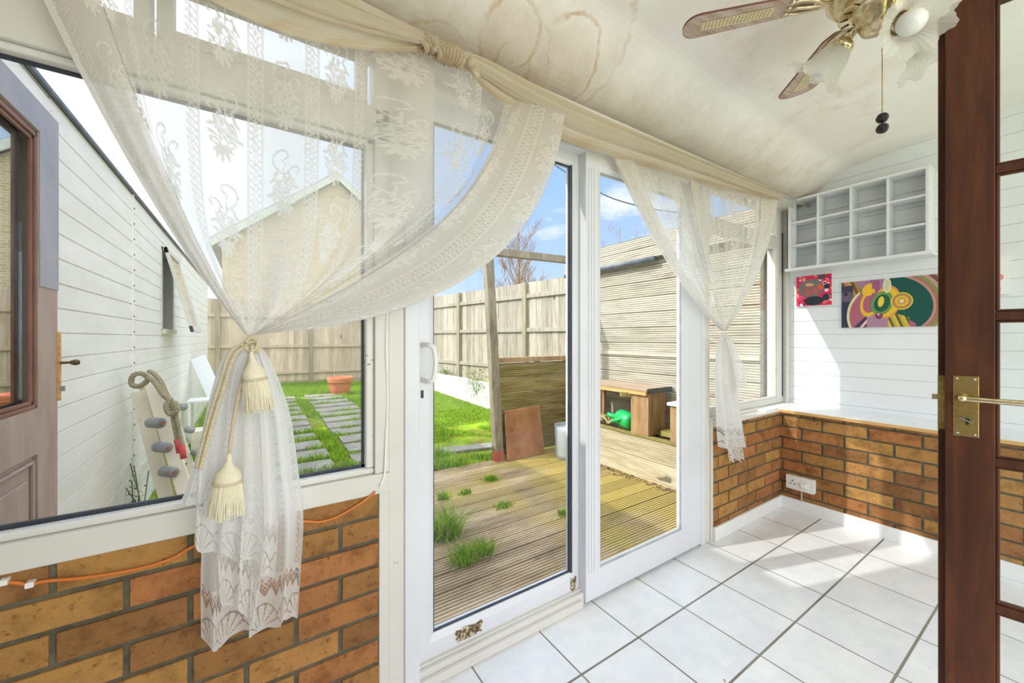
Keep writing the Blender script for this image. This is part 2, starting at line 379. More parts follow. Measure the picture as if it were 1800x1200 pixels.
def deck_mat():
    t = NT('mossy_decking'); n = t.noise(2.4, 8, .68, (.6,3,1)); n2 = t.noise(1.7, 6, .6, loc=(3,1,0)); n3 = t.noise(30, 5, .7, (.3,1,1))
    c = t.ramp(n, [(.3, srgb(124,104,82)), (.5, srgb(180,158,130)), (.7, srgb(210,190,164))])
    sx = t.n.new('ShaderNodeSeparateXYZ'); t.link(t.tc.outputs['Object'], sx.inputs[0])
    mx_ = t.math('ADD', t.maprange(sx.outputs[0], 1.0, 2.4, -.14, .26), n2)
    c = t.mix(t.ramp(mx_, [(.46, BK), (.72, (.85,.85,.85,1))]), c, srgb(184,164,84))
    c = t.mix(t.ramp(n3, [(.62, BK), (.75, (.8,.8,.8,1))]), c, srgb(74,60,44))
    c = t.mix(1, c, t.ramp(island(t), [(0, (.82,)*3), (1, (1.1,)*3)]), 'MULTIPLY')
    return t.pri(c, .85, 0, n3, .4, .004, .2)
M['deck'] = deck_mat()
def lawn_mat():
    t = NT('garden_soil_and_moss'); n = t.noise(2.5, 8, .7); n2 = t.noise(18, 6, .7)
    c = t.ramp(n, [(.32, srgb(112,96,58)), (.46, srgb(118,132,44)), (.62, srgb(150,182,46)), (.78, srgb(176,204,66))])
    c = t.mix(t.ramp(n2, [(.55, BK), (.72, (.6,.6,.6,1))]), c, srgb(92,98,40))
    return t.pri(c, .95, 0, n2, .8, .02, .1)
M['lawn'] = lawn_mat()
def grass_mat():
    t = NT('grass_blades'); c = t.ramp(island(t), [(0, srgb(84,124,30)), (.4, srgb(128,170,44)), (.8, srgb(168,202,70)), (1, srgb(206,204,120))])
    d = t.n.new('ShaderNodeBsdfDiffuse'); tl = t.n.new('ShaderNodeBsdfTranslucent'); t.link(c, d.inputs[0]); t.link(c, tl.inputs[0])
    m = t.n.new('ShaderNodeMixShader'); m.inputs[0].default_value = .4; t.link(d.outputs[0], m.inputs[1]); t.link(tl.outputs[0], m.inputs[2]); t.link(m.outputs[0], t.out.inputs[0]); return t.m
M['grass'] = grass_mat()
M['slab'] = plain('grey_paving', srgb(124,120,112), srgb(166,160,150), .9, 7, bstr=.5, bdist=.01, isl=.15)
M['terracotta'] = plain('terracotta', srgb(196,104,66), srgb(222,140,102), .8, 6, bstr=.1)
def mahog():
    t = NT('mahogany'); n = t.noise(2.2, 9, .62, (9,9,.9), dist=.4); n2 = t.noise(1.8, 4, .5)
    c = t.ramp(n, [(.28, srgb(52,26,15)), (.5, srgb(78,42,25)), (.72, srgb(106,62,34))])
    c = t.mix(1, c, t.ramp(n2, [(.3, (.8,.78,.8)), (.7, (1.2,1.15,1.05))]), 'MULTIPLY')
    return t.pri(c, .5, 0, n, .08, .002, .3)
M['mahogany'] = mahog()
def brass(name='worn_brass', c1=srgb(214,180,104), c2=srgb(168,132,66), r0=.22):
    t = NT(name); n = t.noise(40, 6, .65)
    return t.pri(t.ramp(n, [(.35, c1), (.68, c2)]), t.maprange(n, .3, .7, r0, r0+.25), 1.0, n, .08, .001)
M['brass'] = brass('worn_brass', srgb(200,176,118), srgb(150,122,70)); M['brass_bright'] = brass('polished_brass', srgb(232,220,190), srgb(196,176,132), .10)
M['steel'] = plain('screw_steel', srgb(190,190,186), srgb(150,150,146), .3, metal=1)
M['cable_o'] = plain('orange_cable', srgb(206,110,36), srgb(216,124,50), .5)
M['cord'] = plain('cream_cord', srgb(196,180,148), srgb(222,210,184), .9, 200)
M['tassel'] = plain('cream_tassel', srgb(228,218,190), srgb(240,232,210), .85, 150)
M['rope'] = plain('old_rope', srgb(132,124,96), srgb(176,166,134), .95, 90, bstr=.5)
M['brown_door'] = plain('faded_brown_paint', srgb(166,140,128), srgb(192,170,158), .6, 3, (3,3,1), .15)
M['brown_mould'] = plain('brown_moulding', srgb(118,74,60), srgb(146,100,84), .5, 6)
M['mauve'] = plain('weathered_mauve_paint', srgb(156,156,168), srgb(182,176,180), .7, 5)
M['cream_plank'] = dirty_white('peeling_cream_plank', srgb(236,228,208), srgb(188,134,82), .7, .63, 26, (1,1,.5), .05)
M['yellow_plank'] = plain('mossy_yellow_plank', srgb(180,172,96), srgb(206,198,140), .85, 8)
M['rubber'] = plain('grey_rubber_roller', srgb(128,130,134), srgb(158,160,164), .55)
M['red'] = plain('red_tape', srgb(196,52,66), srgb(214,72,84), .6)
M['green_p'] = plain('green_plastic', srgb(24,176,92), srgb(30,196,108), .35)
M['redbase'] = plain('red_painted_foot', srgb(180,92,78), srgb(196,108,92), .7)
M['dark_metal'] = plain('dark_lead_flashing', srgb(72,78,88), srgb(110,116,126), .45)
M['house_brick'] = None
M['white_render'] = dirty_white('white_render', srgb(204,203,198), srgb(150,146,130), .9, .6, 9)
M['leaf'] = plain('ivy_leaf', srgb(96,112,60), srgb(140,150,100), .7, 10, isl=.3)
M['twig'] = plain('twigs', srgb(134,96,62), srgb(176,138,92), .9, 5, isl=.3)
M['wire'] = plain('overhead_wire', srgb(60,72,92), srgb(60,72,92), .6)
def pottery_panel():
    t = NT('rusty_ribbed_tile'); n = t.noise(5, 6, .6)
    c = t.ramp(n, [(.35, srgb(150,98,62)), (.6, srgb(186,132,92)), (.75, srgb(196,168,140))]); return t.pri(c, .6, 0, n, .1, .003)
M['rust_slab'] = pottery_panel()
def clear_plastic():
    t = NT('clear_plastic'); tr = t.n.new('ShaderNodeBsdfTransparent'); tr.inputs[0].default_value = (.92,.95,.97,1)
    gl = t.n.new('ShaderNodeBsdfPrincipled'); gl.inputs['Base Color'].default_value = srgb(220,230,240); gl.inputs['Roughness'].default_value = .15
    m = t.n.new('ShaderNodeMixShader'); m.inputs[0].default_value = .3; t.link(tr.outputs[0], m.inputs[1]); t.link(gl.outputs[0], m.inputs[2]); t.link(m.outputs[0], t.out.inputs[0]); return t.m
M['clear'] = clear_plastic()
def frosted():
    t = NT('frosted_shade_glass'); p = t.n.new('ShaderNodeBsdfPrincipled'); p.inputs['Base Color'].default_value = srgb(242,240,232); p.inputs['Roughness'].default_value = .25
    tl = t.n.new('ShaderNodeBsdfTranslucent'); tl.inputs[0].default_value = srgb(244,242,236); tr = t.n.new('ShaderNodeBsdfTransparent'); tr.inputs[0].default_value = (.95,.95,.93,1)
    m = t.n.new('ShaderNodeMixShader'); m.inputs[0].default_value = .5; t.link(p.outputs[0], m.inputs[1]); t.link(tl.outputs[0], m.inputs[2])
    m2 = t.n.new('ShaderNodeMixShader'); m2.inputs[0].default_value = .28; t.link(m.outputs[0], m2.inputs[1]); t.link(tr.outputs[0], m2.inputs[2]); t.link(m2.outputs[0], t.out.inputs[0]); return t.m
M['frosted'] = frosted()
def lace_mat(name, col=(.93,.92,.90,1), lo=.0):
    t = NT(name)
    a = t.n.new('ShaderNodeAttribute'); a.attribute_name = 'lace'; d = a.outputs['Fac']
    df = t.n.new('ShaderNodeBsdfDiffuse'); tl = t.n.new('ShaderNodeBsdfTranslucent'); tr = t.n.new('ShaderNodeBsdfTransparent')
    s = t.n.new('ShaderNodeAttribute'); s.attribute_name = 'stain'
    c = t.mix(s.outputs['Fac'], col, srgb(214,190,150))
    t.link(c, df.inputs[0]); t.link(c, tl.inputs[0])
    m = t.n.new('ShaderNodeMixShader'); m.inputs[0].default_value = .5; t.link(df.outputs[0], m.inputs[1]); t.link(tl.outputs[0], m.inputs[2])
    m2 = t.n.new('ShaderNodeMixShader'); t.link(d, m2.inputs[0]); t.link(tr.outputs[0], m2.inputs[1]); t.link(m.outputs[0], m2.inputs[2])
    t.link(m2.outputs[0], t.out.inputs[0]); return t.m
M['lace'] = lace_mat('white_lace', (.92,.915,.905,1)); M['swag'] = lace_mat('cream_cotton_voile', srgb(226,217,199))
def attr_mat(name, rough=.6):
    t = NT(name); a = t.n.new('ShaderNodeAttribute'); a.attribute_name = 'paint'; n = t.noise(90, 4, .6)
    return t.pri(a.outputs['Color'], rough, 0, n, .3, .001, .3)
M['art'] = attr_mat('painted_canvas')

# ------------------------------------------------------------------ room shell
WY = 1.228          # inner face of the window wall
RX = 3.042          # inner face of the right dwarf wall
BX = 3.40           # boarded wall above the ledge
def ceil_z(y):
    d = min(1, max(0, (y-.93)/.30))
    return 2.273+.1226*(1.35-y)-.125*d*d*(3-2*d)
fl = MB(); fl.box(-2.2, 3.5, -1.4, WY+.12, -.10, 0); o = fl.build('floor', M['floor']); struct(o)
cb = MB()
cy = [-1.4, .2, .8]+[.93+.02*i for i in range(16)]+[1.42]
cb.prism([(-2.2, y, ceil_z(y)) for y in cy]+[(-2.2, 1.42, 2.5), (-2.2, -1.4, 2.75)], (5.75, 0, 0))
o = cb.build('ceiling', M['ceiling']); struct(o)

def bricks(mb, L, H, t, seed, pitch=.2255, x_off=0.0, top=None, course=.075, jh=.011):
    """stretcher bond in local x (0..L), z (0..H); face at y=0, depth t towards +y"""
    r = random.Random(seed); k = 0; z = H
    while z > 0.002:
        ch = top if (k == 0 and top) else course
        z0 = max(0, z-ch+jh)
        off = x_off + (pitch/2 if k % 2 else 0)
        x = -pitch*2+off
        while x < L:
            x0, x1 = max(0, x), min(L, x+pitch-jh)
            if x1-x0 > .012:
                j = r.uniform(-.0022, .0022)
                mb.append((x0, x1, j, t, z0, z))
            x += pitch
        z -= ch; k += 1
def brick_wall(name, parent, place, L, H, seed, x_off=0, top=None):
    lst = []; bricks(lst, L, H, .09, seed, x_off=x_off, top=top)
    b = MB()
    for (x0, x1, y0, y1, z0, z1) in lst: b.obox(place, x0, x1, y0, y1, z0, z1)
    o = b.build(name, M['brick'], parent, bevel=.0025)
    m = MB(); m.obox(place, .0, L, .006, .1, 0, H); m.build('mortar', M['mortar'], parent)
    return o
wf = thing('wall_front', None, None, (1.2, WY, 0)); struct(wf)
brick_wall('brickwork', wf, Matrix.Translation((-1.6, WY-.008, 0)), 1.922, .683, 1, x_off=.1255)
brick_wall('brickwork', wf, Matrix.Translation((2.19, WY-.008, 0)), .86, .648, 2, x_off=.177, top=.026)
# wall above the openings and the blank part left of the window
b = MB(); b.box(-2.2, -.70, WY, WY+.11, 0, 2.45); b.box(-.72, 3.42, WY+.015, WY+.20, 2.115, 2.40); b.build('upper_wall', M['paint'], wf)
b = MB(); b.box(-2.2, -.42, -1.0, -.90, 0, 2.75); o = b.build('wall_back', M['paint']); struct(o)  # unseen wall, added to keep sky light off the left brickwork
b = MB(); b.box(-2.3, -2.2, -1.0, WY+.1, 0, 2.75); o = b.build('wall_left', M['paint']); struct(o)  # unseen too, closes off the light from the left
wr = thing('wall_right', None, None, (RX, 0, 0)); struct(wr)
Mr = Matrix(((0,1,0,RX),(-1,0,0,WY),(0,0,1,0),(0,0,0,1)))
brick_wall('brickwork', wr, Mr, 2.6, .648, 3, x_off=.1377, top=.026)
b = MB()    # shiplap boarding with fine grooves, profile along z extruded along y
def shiplap(mb, axis, pos, a0, a1, z0, z1, pitch, groove, depth, out, topf=None):
    """horizontal boards; axis 'y': face at x=pos running a0..a1 in y; out=-1 means face looks to -x"""
    prof = []; z = z0
    while z < z1-1e-4:
        ze = min(z+pitch, z1)
        prof += [(pos, z+groove*.5), (pos, ze-groove*.5), (pos-out*depth, ze-.0005), (pos-out*depth, ze+.0005)]
        z = ze
    n = len(mb.v)
    for (x, zz) in prof:
        if axis == 'y': mb.v += [(x, a0, zz), (x, a1, zz)]
        else: mb.v += [(a0, x, zz), (a1, x, zz)]
    for i in range(len(prof)-1): mb.f.append((n+2*i, n+2*i+1, n+2*i+3, n+2*i+2))
shiplap(b, 'y', BX, -1.4, 1.40, .60, 2.62, .0975, .005, .005, -1)
b.box(BX+.006, BX+.10, -1.4, 1.42, .5, 2.65)
b.build('boarding', M['board_in'], wr)
# ledge over the dwarf wall
lg = MB(); lg.box(RX-.018, BX, -1.4, 1.235, .650, .668); lg.box(2.86, BX, 1.235, 1.322, .654, .672)
ledge = lg.build('trim_1', M['white_wood'], None, bevel=.002); struct(ledge)
eb = MB(); eb.box(RX-.0205, RX-.0182, -1.4, 1.235, .649, .6675); eb.build('pine_edge', M['oak'], ledge)
# skirting boards
b = MB(); b.box(2.19, RX-.016, WY-.024, WY-.008, 0, .077); o = b.build('baseboard_front', M['skirt'], bevel=.003); struct(o)
b = MB(); b.box(RX-.018, RX-.001, -1.4, WY-.008, 0, .079); o = b.build('baseboard_right', M['skirt'], bevel=.003); struct(o)
# corner batten and crinkled tape under the ceiling
b = MB(); b.box(3.345, BX-.001, 1.30, 1.40, .672, 2.27); o = b.build('trim_2', M['paint'], bevel=.004); struct(o)
b = MB(); y = 1.31
while y > 1.13:
    z = ceil_z(y)-.02; b.box(3.387, 3.399, y-.003, y+.003, z-.014, z+.010); y -= .0125
o = b.build('trim_3', M['cord']); struct(o)
# narrow strip on the ceiling over the curtain knot
def on_ceiling(u, v, d=.004):
    r = ray(u, v); k = (2.273+.1226*1.35-d-CAMH)/(r[2]+.1226*r[1]); return Vector((r[0]*k, r[1]*k, CAMH+r[2]*k))
p0, p1 = on_ceiling(775, 66), on_ceiling(845, -20)
b = MB(); b.beam(p0, p1, .009, .006); o = b.build('trim_4', M['paint']); struct(o)

# ------------------------------------------------------------------ window_1 (left)
def rect_frame(mb, x0, x1, z0, z1, w, y0, y1, wb=None, wt=None, wl=None, wr_=None):
    wb = w if wb is None else wb; wt = w if wt is None else wt; wl = w if wl is None else wl; wr_ = w if wr_ is None else wr_
    mb.box(x0, x0+wl, y0, y1, z0, z1); mb.box(x1-wr_, x1, y0, y1, z0, z1)
    mb.box(x0+wl, x1-wr_, y0, y1, z0, z0+wb); mb.box(x0+wl, x1-wr_, y0, y1, z1-wt, z1)
w1 = thing('window_1', None, None, (-.2, WY, .68)); struct(w1)
b = MB(); b.box(-.70, .353, WY-.012, WY+.07, .682, .742); b.box(-.70, .353, WY-.006, WY+.07, 1.765, 1.865); b.box(-.70, .353, WY-.006, WY+.07, 2.085, 2.14)
b.box(.310, .353, WY-.006, WY+.07, .742, 2.12); b.box(-.72, -.66, WY-.004, WY+.07, .742, 2.12)
b.build('window_frame', M['paint'], w1, bevel=.003)
b = MB(); b.box(-.66, .31, WY+.004, WY+.03, .742, .760); b.box(.286, .31, WY+.006, WY+.03, .760, 1.765); b.box(-.66, .31, WY+.006, WY+.03, 1.748, 1.765)
b.build('glazing_bead', M['paint_chip'], w1, bevel=.005)
b = MB(); b.box(-.66, .288, WY+.032, WY+.040, .758, .768); b.box(.279, .287, WY+.032, WY+.04, .76, 1.75); b.box(-.66, .288, WY+.032, WY+.04, 1.741, 1.749)
b.build('gasket', M['gasket'], w1)
b = MB(); b.box(-.66, .288, WY+.042, WY+.046, .760, 1.755); b.build('glass_pane', M['glass'], w1)
b = MB(); rect_frame(b, -.64, -.20, 1.868, 2.083, .03, WY+.0, WY+.05); rect_frame(b, -.19, .29, 1.868, 2.083, .03, WY+.0, WY+.05); b.build('top_light_frame', M['paint'], w1, bevel=.003)
b = MB(); b.box(-.612, -.228, WY+.024, WY+.028, 1.896, 2.055); b.box(-.162, .262, WY+.024, WY+.028, 1.896, 2.055); b.build('top_light_glass', M['glass'], w1)

# posts beside the patio door
b = MB(); b.box(.353, .402, WY-.002, WY+.09, .0, 2.14); b.box(.322, .353, WY-.006, WY+.02, 0, .682); o = b.build('trim_5', M['paint'], bevel=.003); struct(o)
b = MB(); b.box(2.118, 2.168, WY-.002, WY+.10, 0, 2.14); b.box(2.168, 2.190, WY-.010, WY+.06, 0, .70); b.box(2.168, 2.215, WY+.06, WY+.14, .69, 2.14); o = b.build('trim_6', M['paint'], bevel=.003); struct(o)

# ------------------------------------------------------------------ door_1: sliding patio door
d1 = thing('door_1', None, None, (1.26, WY, 0)); struct(d1)
b = MB(); b.box(.402, .452, WY-.008, WY+.10, 0, 2.0); b.box(2.082, 2.118, WY-.004, WY+.10, 0, 2.0); b.box(.452, 2.082, WY+.0, WY+.10, 1.965, 2.0); b.box(.402, 2.118, WY+.0, WY+.05, 2.05, 2.12)
b.build('door_frame', M['upvc'], d1, bevel=.004)
b = MB(); b.box(.402, 1.18, WY-.006, WY+.012, 0, .030); b.box(.402, 1.2, WY+.012, WY+.030, 0, .050); b.box(.452, 2.08, WY+.03, WY+.10, -.02, .056)
b.build('threshold', M['upvc_dirty'], d1, bevel=.003)
b = MB(); b.box(.452, 2.08, WY+.02, WY+.025, 2.0, 2.05); b.build('fanlight_glass', M['glass'], d1)
def sash(parent, x0, x1, y0, y1, z0, z1, wl, wr_, wb, wt, name):
    b = MB()
    # mitred members with a sloping inner bevel
    xs = (x0, x0+wl, x1-wr_, x1); zs = (z0, z0+wb, z1-wt, z1); yi = y0+.012
    n = len(b.v)
    out = [(x0, y0, z0), (x1, y0, z0), (x1, y0, z1), (x0, y0, z1)]
    k = .72
    mid = [(x0+wl*k, y0, z0+wb*k), (x1-wr_*k, y0, z0+wb*k), (x1-wr_*k, y0, z1-wt*k), (x0+wl*k, y0, z1-wt*k)]
    inn = [(xs[1], yi, zs[1]), (xs[2], yi, zs[1]), (xs[2], yi, zs[2]), (xs[1], yi, zs[2])]
    inb = [(p[0], y1, p[2]) for p in inn]; ob = [(p[0], y1, p[2]) for p in out]
    b.v += out+mid+inn+inb+ob
    for a_, c_ in ((0,4),(4,8),(8,12),(12,16),(16,0)):
        for i in range(4):
            j = (i+1) % 4; b.f.append((a_+i, a_+j, c_+j, c_+i))
    s_ = b.build(name, M['upvc'] if name == 'fixed_sash' else M['upvc'], parent)
    g = MB(); e = .006
    rect_frame(g, xs[1]-.001, xs[2]+.001, zs[1]-.001, zs[2]+.001, e, yi+.004, yi+.012); g.build('gasket', M['gasket'] if name == 'sliding_sash' else M['gasket_lt'], s_)
    g = MB(); g.box(xs[1]+.002, xs[2]-.002, yi+.012, yi+.016, zs[1]+.002, zs[2]-.002); g.build('glass_pane', M['glass'], s_)
    return s_
s1 = sash(d1, .455, 1.235, WY+.044, WY+.085, .055, 1.965, .068, .075, .075, .05, 'sliding_sash')
s2 = sash(d1, 1.20, 2.083, WY+.000, WY+.042, .012, 1.965, .10, .165, .115, .06, 'fixed_sash')
b = MB(); b.box(1.158, 1.166, WY+.050, WY+.056, .13, 1.915); b.build('dark_edge_strip', M['gasket'], s1)
b = MB()
for x in (1.215, 1.232, 1.249): b.box(x, x+.004, WY-.0025, WY+.002, .13, 1.9)
b.build('ribbing', M['upvc'], s2)
# mud stain on the bottom rail of the sliding sash
def blotch(name, c, ax, ay, nrm, rx, ry, seed, mat, parent, k=26):
    r = random.Random(seed); pts = []
    for i in range(k):
        a = 2*PI*i/k; q = r.uniform(.72, 1.1)
        sx_ = math.copysign(abs(math.cos(a))**.4, math.cos(a)); sy_ = math.copysign(abs(math.sin(a))**.4, math.sin(a))
        pts.append(Vector(c)+Vector(ax)*rx*q*sx_+Vector(ay)*ry*q*sy_)
    b = MB(); b.prism(pts, Vector(nrm)*.0006); return b.build(name, mat, parent)
mud = dirty_white('dried_mud', srgb(206,192,164), srgb(96,74,46), .9, .44, 60, (1,1,1), .10)
blotch('mud_stain', (.66, WY+.0436, .090), (1,0,0), (0,0,1), (0,-1,0), .060, .024, 3, mud, s1)
blotch('mud_stain', (1.165, WY+.0436, .085), (1,0,0), (0,0,1), (0,-1,0), .018, .030, 5, mud, s1)
# D handle
hd = MB()
hp = [onY(744, 606, WY+.04), onY(744, 606, WY+.04)+Vector((.0,-.05,.0)), onY(744, 606, WY+.04)+Vector((.012,-.062,-.012)), onY(744, 637, WY+.04)+Vector((.016,-.068,0)),
      onY(744, 668, WY+.04)+Vector((.012,-.062,.012)), onY(744, 668, WY+.04)+Vector((0,-.05,0)), onY(744, 668, WY+.04)]
def smooth_path(P, n=8, closed=False):
    P = [Vector(p) for p in P]; out = []
    for i in range(len(P)-1):
        p0 = P[max(i-1, 0)]; p1 = P[i]; p2 = P[i+1]; p3 = P[min(i+2, len(P)-1)]
        for k in range(n):
            t = k/n
            out.append(.5*((2*p1)+(-p0+p2)*t+(2*p0-5*p1+4*p2-p3)*t*t+(-p0+3*p1-3*p2+p3)*t**3))
    out.append(P[-1]); return out
hd.tube(smooth_path(hp, 6), .0085, 10); h_o = hd.build('handle', M['plastic_w'], s1, smooth=True)
b = MB(); q = onY(742, 692, WY+.0435); b.box(q.x-.004, q.x+.004, WY+.040, WY+.0445, q.z-.014, q.z+.012); b.build('keyhole', M['black'], s1)

# ------------------------------------------------------------------ window_2 (right), set back on its sill
w2 = thing('window_2', None, None, (2.75, WY+.09, .68)); struct(w2)
Y2 = 1.322
b = MB(); rect_frame(b, 2.215, 3.345, .672, 2.14, .05, Y2, Y2+.07, wb=.045, wl=.03, wr_=.10); b.box(2.24, 3.25, Y2-.002, Y2+.07, 1.83, 1.90); b.build('window_frame', M['paint'], w2, bevel=.004)
b = MB(); rect_frame(b, 2.243, 3.247, .715, 1.832, .014, Y2+.006, Y2+.03); rect_frame(b, 2.243, 3.247, 1.90, 2.09, .014, Y2+.006, Y2+.03); b.build('glazing_bead', M['paint_chip'], w2, bevel=.004)
b = MB(); b.box(2.25, 3.24, Y2+.034, Y2+.038, .72, 1.83); b.box(2.25, 3.24, Y2+.034, Y2+.038, 1.905, 2.085); b.build('glass_pane', M['glass'], w2)
b = MB(); b.box(2.190, RX, WY-.014, Y2, .648, .662); b.box(2.190, 2.9, Y2-.035, Y2, .662, .675); b.build('window_sill', M['paint'], w2, bevel=.003)
b = MB(); b.box(3.322, 3.334, Y2-.004, Y2+.0, .72, 1.95); b.build('dark_seal', M['gasket'], w2)

# ------------------------------------------------------------------ door_2: mahogany glazed door standing open
d2 = thing('door_2', None, None, (0, 0, 0)); struct(d2)
DA = math.atan2(-.984, .18)
L0 = Vector((1.435, .211, 0))
Md = Matrix.Translation(L0) @ Matrix.Rotation(DA, 4, 'Z')   # local x: latch -> hinge, local y: towards the room (-)
# local -y side? face seen by the camera is the one nearest to it
nrm = Md.to_3x3() @ Vector((0, 1, 0))
SGN = 1 if (nrm.dot(Vector((-1, 0, 0))) > 0) else -1    # +1: local +y looks at the camera
def D(mb, x0, x1, d0, d1, z0, z1):
    """d: depth behind the visible face"""
    y0, y1 = (-d1*SGN, -d0*SGN) if SGN > 0 else (d0, d1)
    mb.obox(Md, x0, x1, min(y0, y1), max(y0, y1), z0, z1)
ZT = 1.985; TK = .042
b = MB()
D(b, 0, .0785, 0, .021, 0, ZT-.02); D(b, -.0115, .0785, .021, TK, 0, ZT-.012); D(b, .009, .0785, .004, .034, ZT-.02, ZT)
D(b, .68, .76, 0, TK, 0, ZT); D(b, .0785, .68, 0, TK, 1.955, ZT); D(b, .0785, .68, 0, TK, 0, .105)
mun = []
def mun_z(v):
    x_, y_ = 1760, v
    # intersect pixel ray with the door face plane
    r = Vector(ray(x_, y_)); n_ = Md.to_3x3() @ Vector((0, 1, 0)); t = L0.dot(Vector((n_.x, n_.y, 0)))/(r.x*n_.x+r.y*n_.y); return CAMH+r.z*t
for v in (295, 555, 814.5, 1074): mun.append(mun_z(v))
for z in mun: D(b, .0785, .68, .004, TK-.004, z-.010, z+.010)
D(b, .37, .39, .004, TK-.004, .105, 1.955)
b.build('door_frame', M['mahogany'], d2, bevel=.0018)
b = MB(); zz = [.105]+mun[::-1]+[1.955]
for i in range(5):
    for (xa, xb) in ((.0785, .37), (.39, .68)):
        za, zb = zz[i]+(.010 if i else 0), zz[i+1]-(.010 if i < 4 else 0)
        D(b, xa, xa+.008, .007, .014, za, zb); D(b, xb-.008, xb, .007, .014, za, zb)
        D(b, xa, xb, .007, .014, za, za+.006); D(b, xa, xb, .007, .014, zb-.006, zb)
b.build('moulding', M['mahogany'], d2, bevel=.003)
for i in range(5):
    for (xa, xb) in ((.0785, .37), (.39, .68)):
        b = MB(); D(b, xa-.003, xb+.003, .018, .022, zz[i]-.003, zz[i+1]+.003); b.build('glass_pane', M['glass'], d2)
def dpt(u, v, d=0):
    """pixel -> local door x, z on the face plane"""
    r = Vector(ray(u, v)); n_ = Md.to_3x3() @ Vector((0, 1, 0)); t = L0.dot(Vector((n_.x, n_.y, 0)))/(r.x*n_.x+r.y*n_.y)
    P_ = Vector((r.x*t, r.y*t, CAMH+r.z*t)); return (Md.inverted() @ P_).x, P_.z
xa, zt = dpt(1675, 660); xb, _ = dpt(1721, 662); _, zb = dpt(1675, 764)
b = MB(); D(b, xa, xb, -.002, 0, zb, zt); lp = b.build('lock_plate', M['brass'], d2, bevel=.001)
for (sx_, sz_) in ((xa+.006, zt-.006), (xb-.007, zt-.007), (xa+.007, zb+.007), (xb-.007, zb+.006)):
    b = MB(); c_ = Md @ Vector((sx_, SGN*.002, sz_)); b.lathe([(0, .0016), (.0022, .0013), (.003, 0)], c_, nrm*SGN, 12); b.build('screw', M['steel'], lp, smooth=True)
hx, hz_ = dpt(1690, 698)
b = MB(); c_ = Md @ Vector((hx, SGN*.002, hz_)); b.lathe([(.011, 0), (.0105, .003), (.008, .006), (.0075, .018), (.0078, .028), (.006, .032), (0, .033)], c_, nrm*SGN, 20)
lever = b
def dl(x, d, z): return Md @ Vector((x, SGN*d, z))
pth = [dl(hx-.002, .026, hz_), dl(hx+.02, .028, hz_-.0005), dl(hx+.05, .029, hz_-.001), dl(hx+.08, .028, hz_-.001), dl(hx+.095, .027, hz_-.001), dl(hx+.105, .022, hz_-.001)]
lever.tube(smooth_path(pth, 5), [.0072]*8+[.0066]*12+[.0062]*6, 12)
lever.build('lever_handle', M['brass_bright'], lp, smooth=True)
kx, kz = dpt(1700, 740)
b = MB(); b.lathe([(.0045, .0003), (0, .0006)], dl(kx, .002, kz+.003), nrm*SGN, 14)
b.obox(Md, kx-.0025, kx+.0025, min(SGN*.002, SGN*.0026), max(SGN*.002, SGN*.0026), kz-.009, kz+.002); b.build('keyhole', M['black'], lp)
b = MB(); b.beam(dl(kx-.013, .006, kz+.008), dl(kx+.008, .004, kz-.003), .003, .0012, nrm); b.build('escutcheon_cover', M['steel'], lp)
# latch faceplate and bolt on the rebated edge
_, fz1 = dpt(1665, 661); _, fz0 = dpt(1665, 757)
b = MB(); D(b, -.0113, -.0002, .0205, .0212, fz0, fz1); D(b, -.0123, -.0113, .0205, .040, fz0, fz1); fp = b.build('latch_faceplate', M['brass'], d2)
_, bz = dpt(1650, 699); b = MB(); D(b, -.0225, -.0123, .026, .036, bz-.007, bz+.007); b.build('latch_bolt', M['brass_bright'], fp, bevel=.001)

# ------------------------------------------------------------------ pigeonhole shelf on the boarded wall
XF = 3.27
sy1 = onX(1385, 353, XF).y; sy0 = onX(1633.5, 289, XF).y; sz1 = onX(1385, 353, XF).z; sz0 = onX(1387, 476.5, XF).z+.012
sh = thing('pigeonhole_shelf', 'white painted wooden shelf unit with twelve square compartments on the boarded wall', 'shelf', (3.33, (sy0+sy1)/2, sz0))
b = MB(); b.box(XF, BX-.001, sy0, sy0+.016, sz0, sz1); b.box(XF, BX-.001, sy1-.016, sy1, sz0, sz1); b.box(XF-.004, BX-.001, sy0-.004, sy1+.004, sz1-.016, sz1); b.box(XF-.016, BX-.001, sy0-.016, sy1+.016, sz0-.014, sz0+.006)
b.build('carcass', M['white_wood'], sh, bevel=.002)
b = MB()
for i in (1, 2): z = sz0+(sz1-sz0)*i/3; b.box(XF+.004, BX-.002, sy0+.016, sy1-.016, z-.006, z+.006)
b.build('shelf_board', M['white_wood'], sh, bevel=.002)
b = MB()
for i in (1, 2, 3): y = sy0+(sy1-sy0)*i/4; b.box(XF+.002, BX-.002, y-.006, y+.006, sz0+.006, sz1-.016)
b.build('divider', M['white_wood'], sh, bevel=.002)
b = MB(); b.box(XF+.05, XF+.056, sy1-.032, sy1-.016, sz0+.006, sz1-.016); b.build('inner_batten', M['white_wood'], sh)

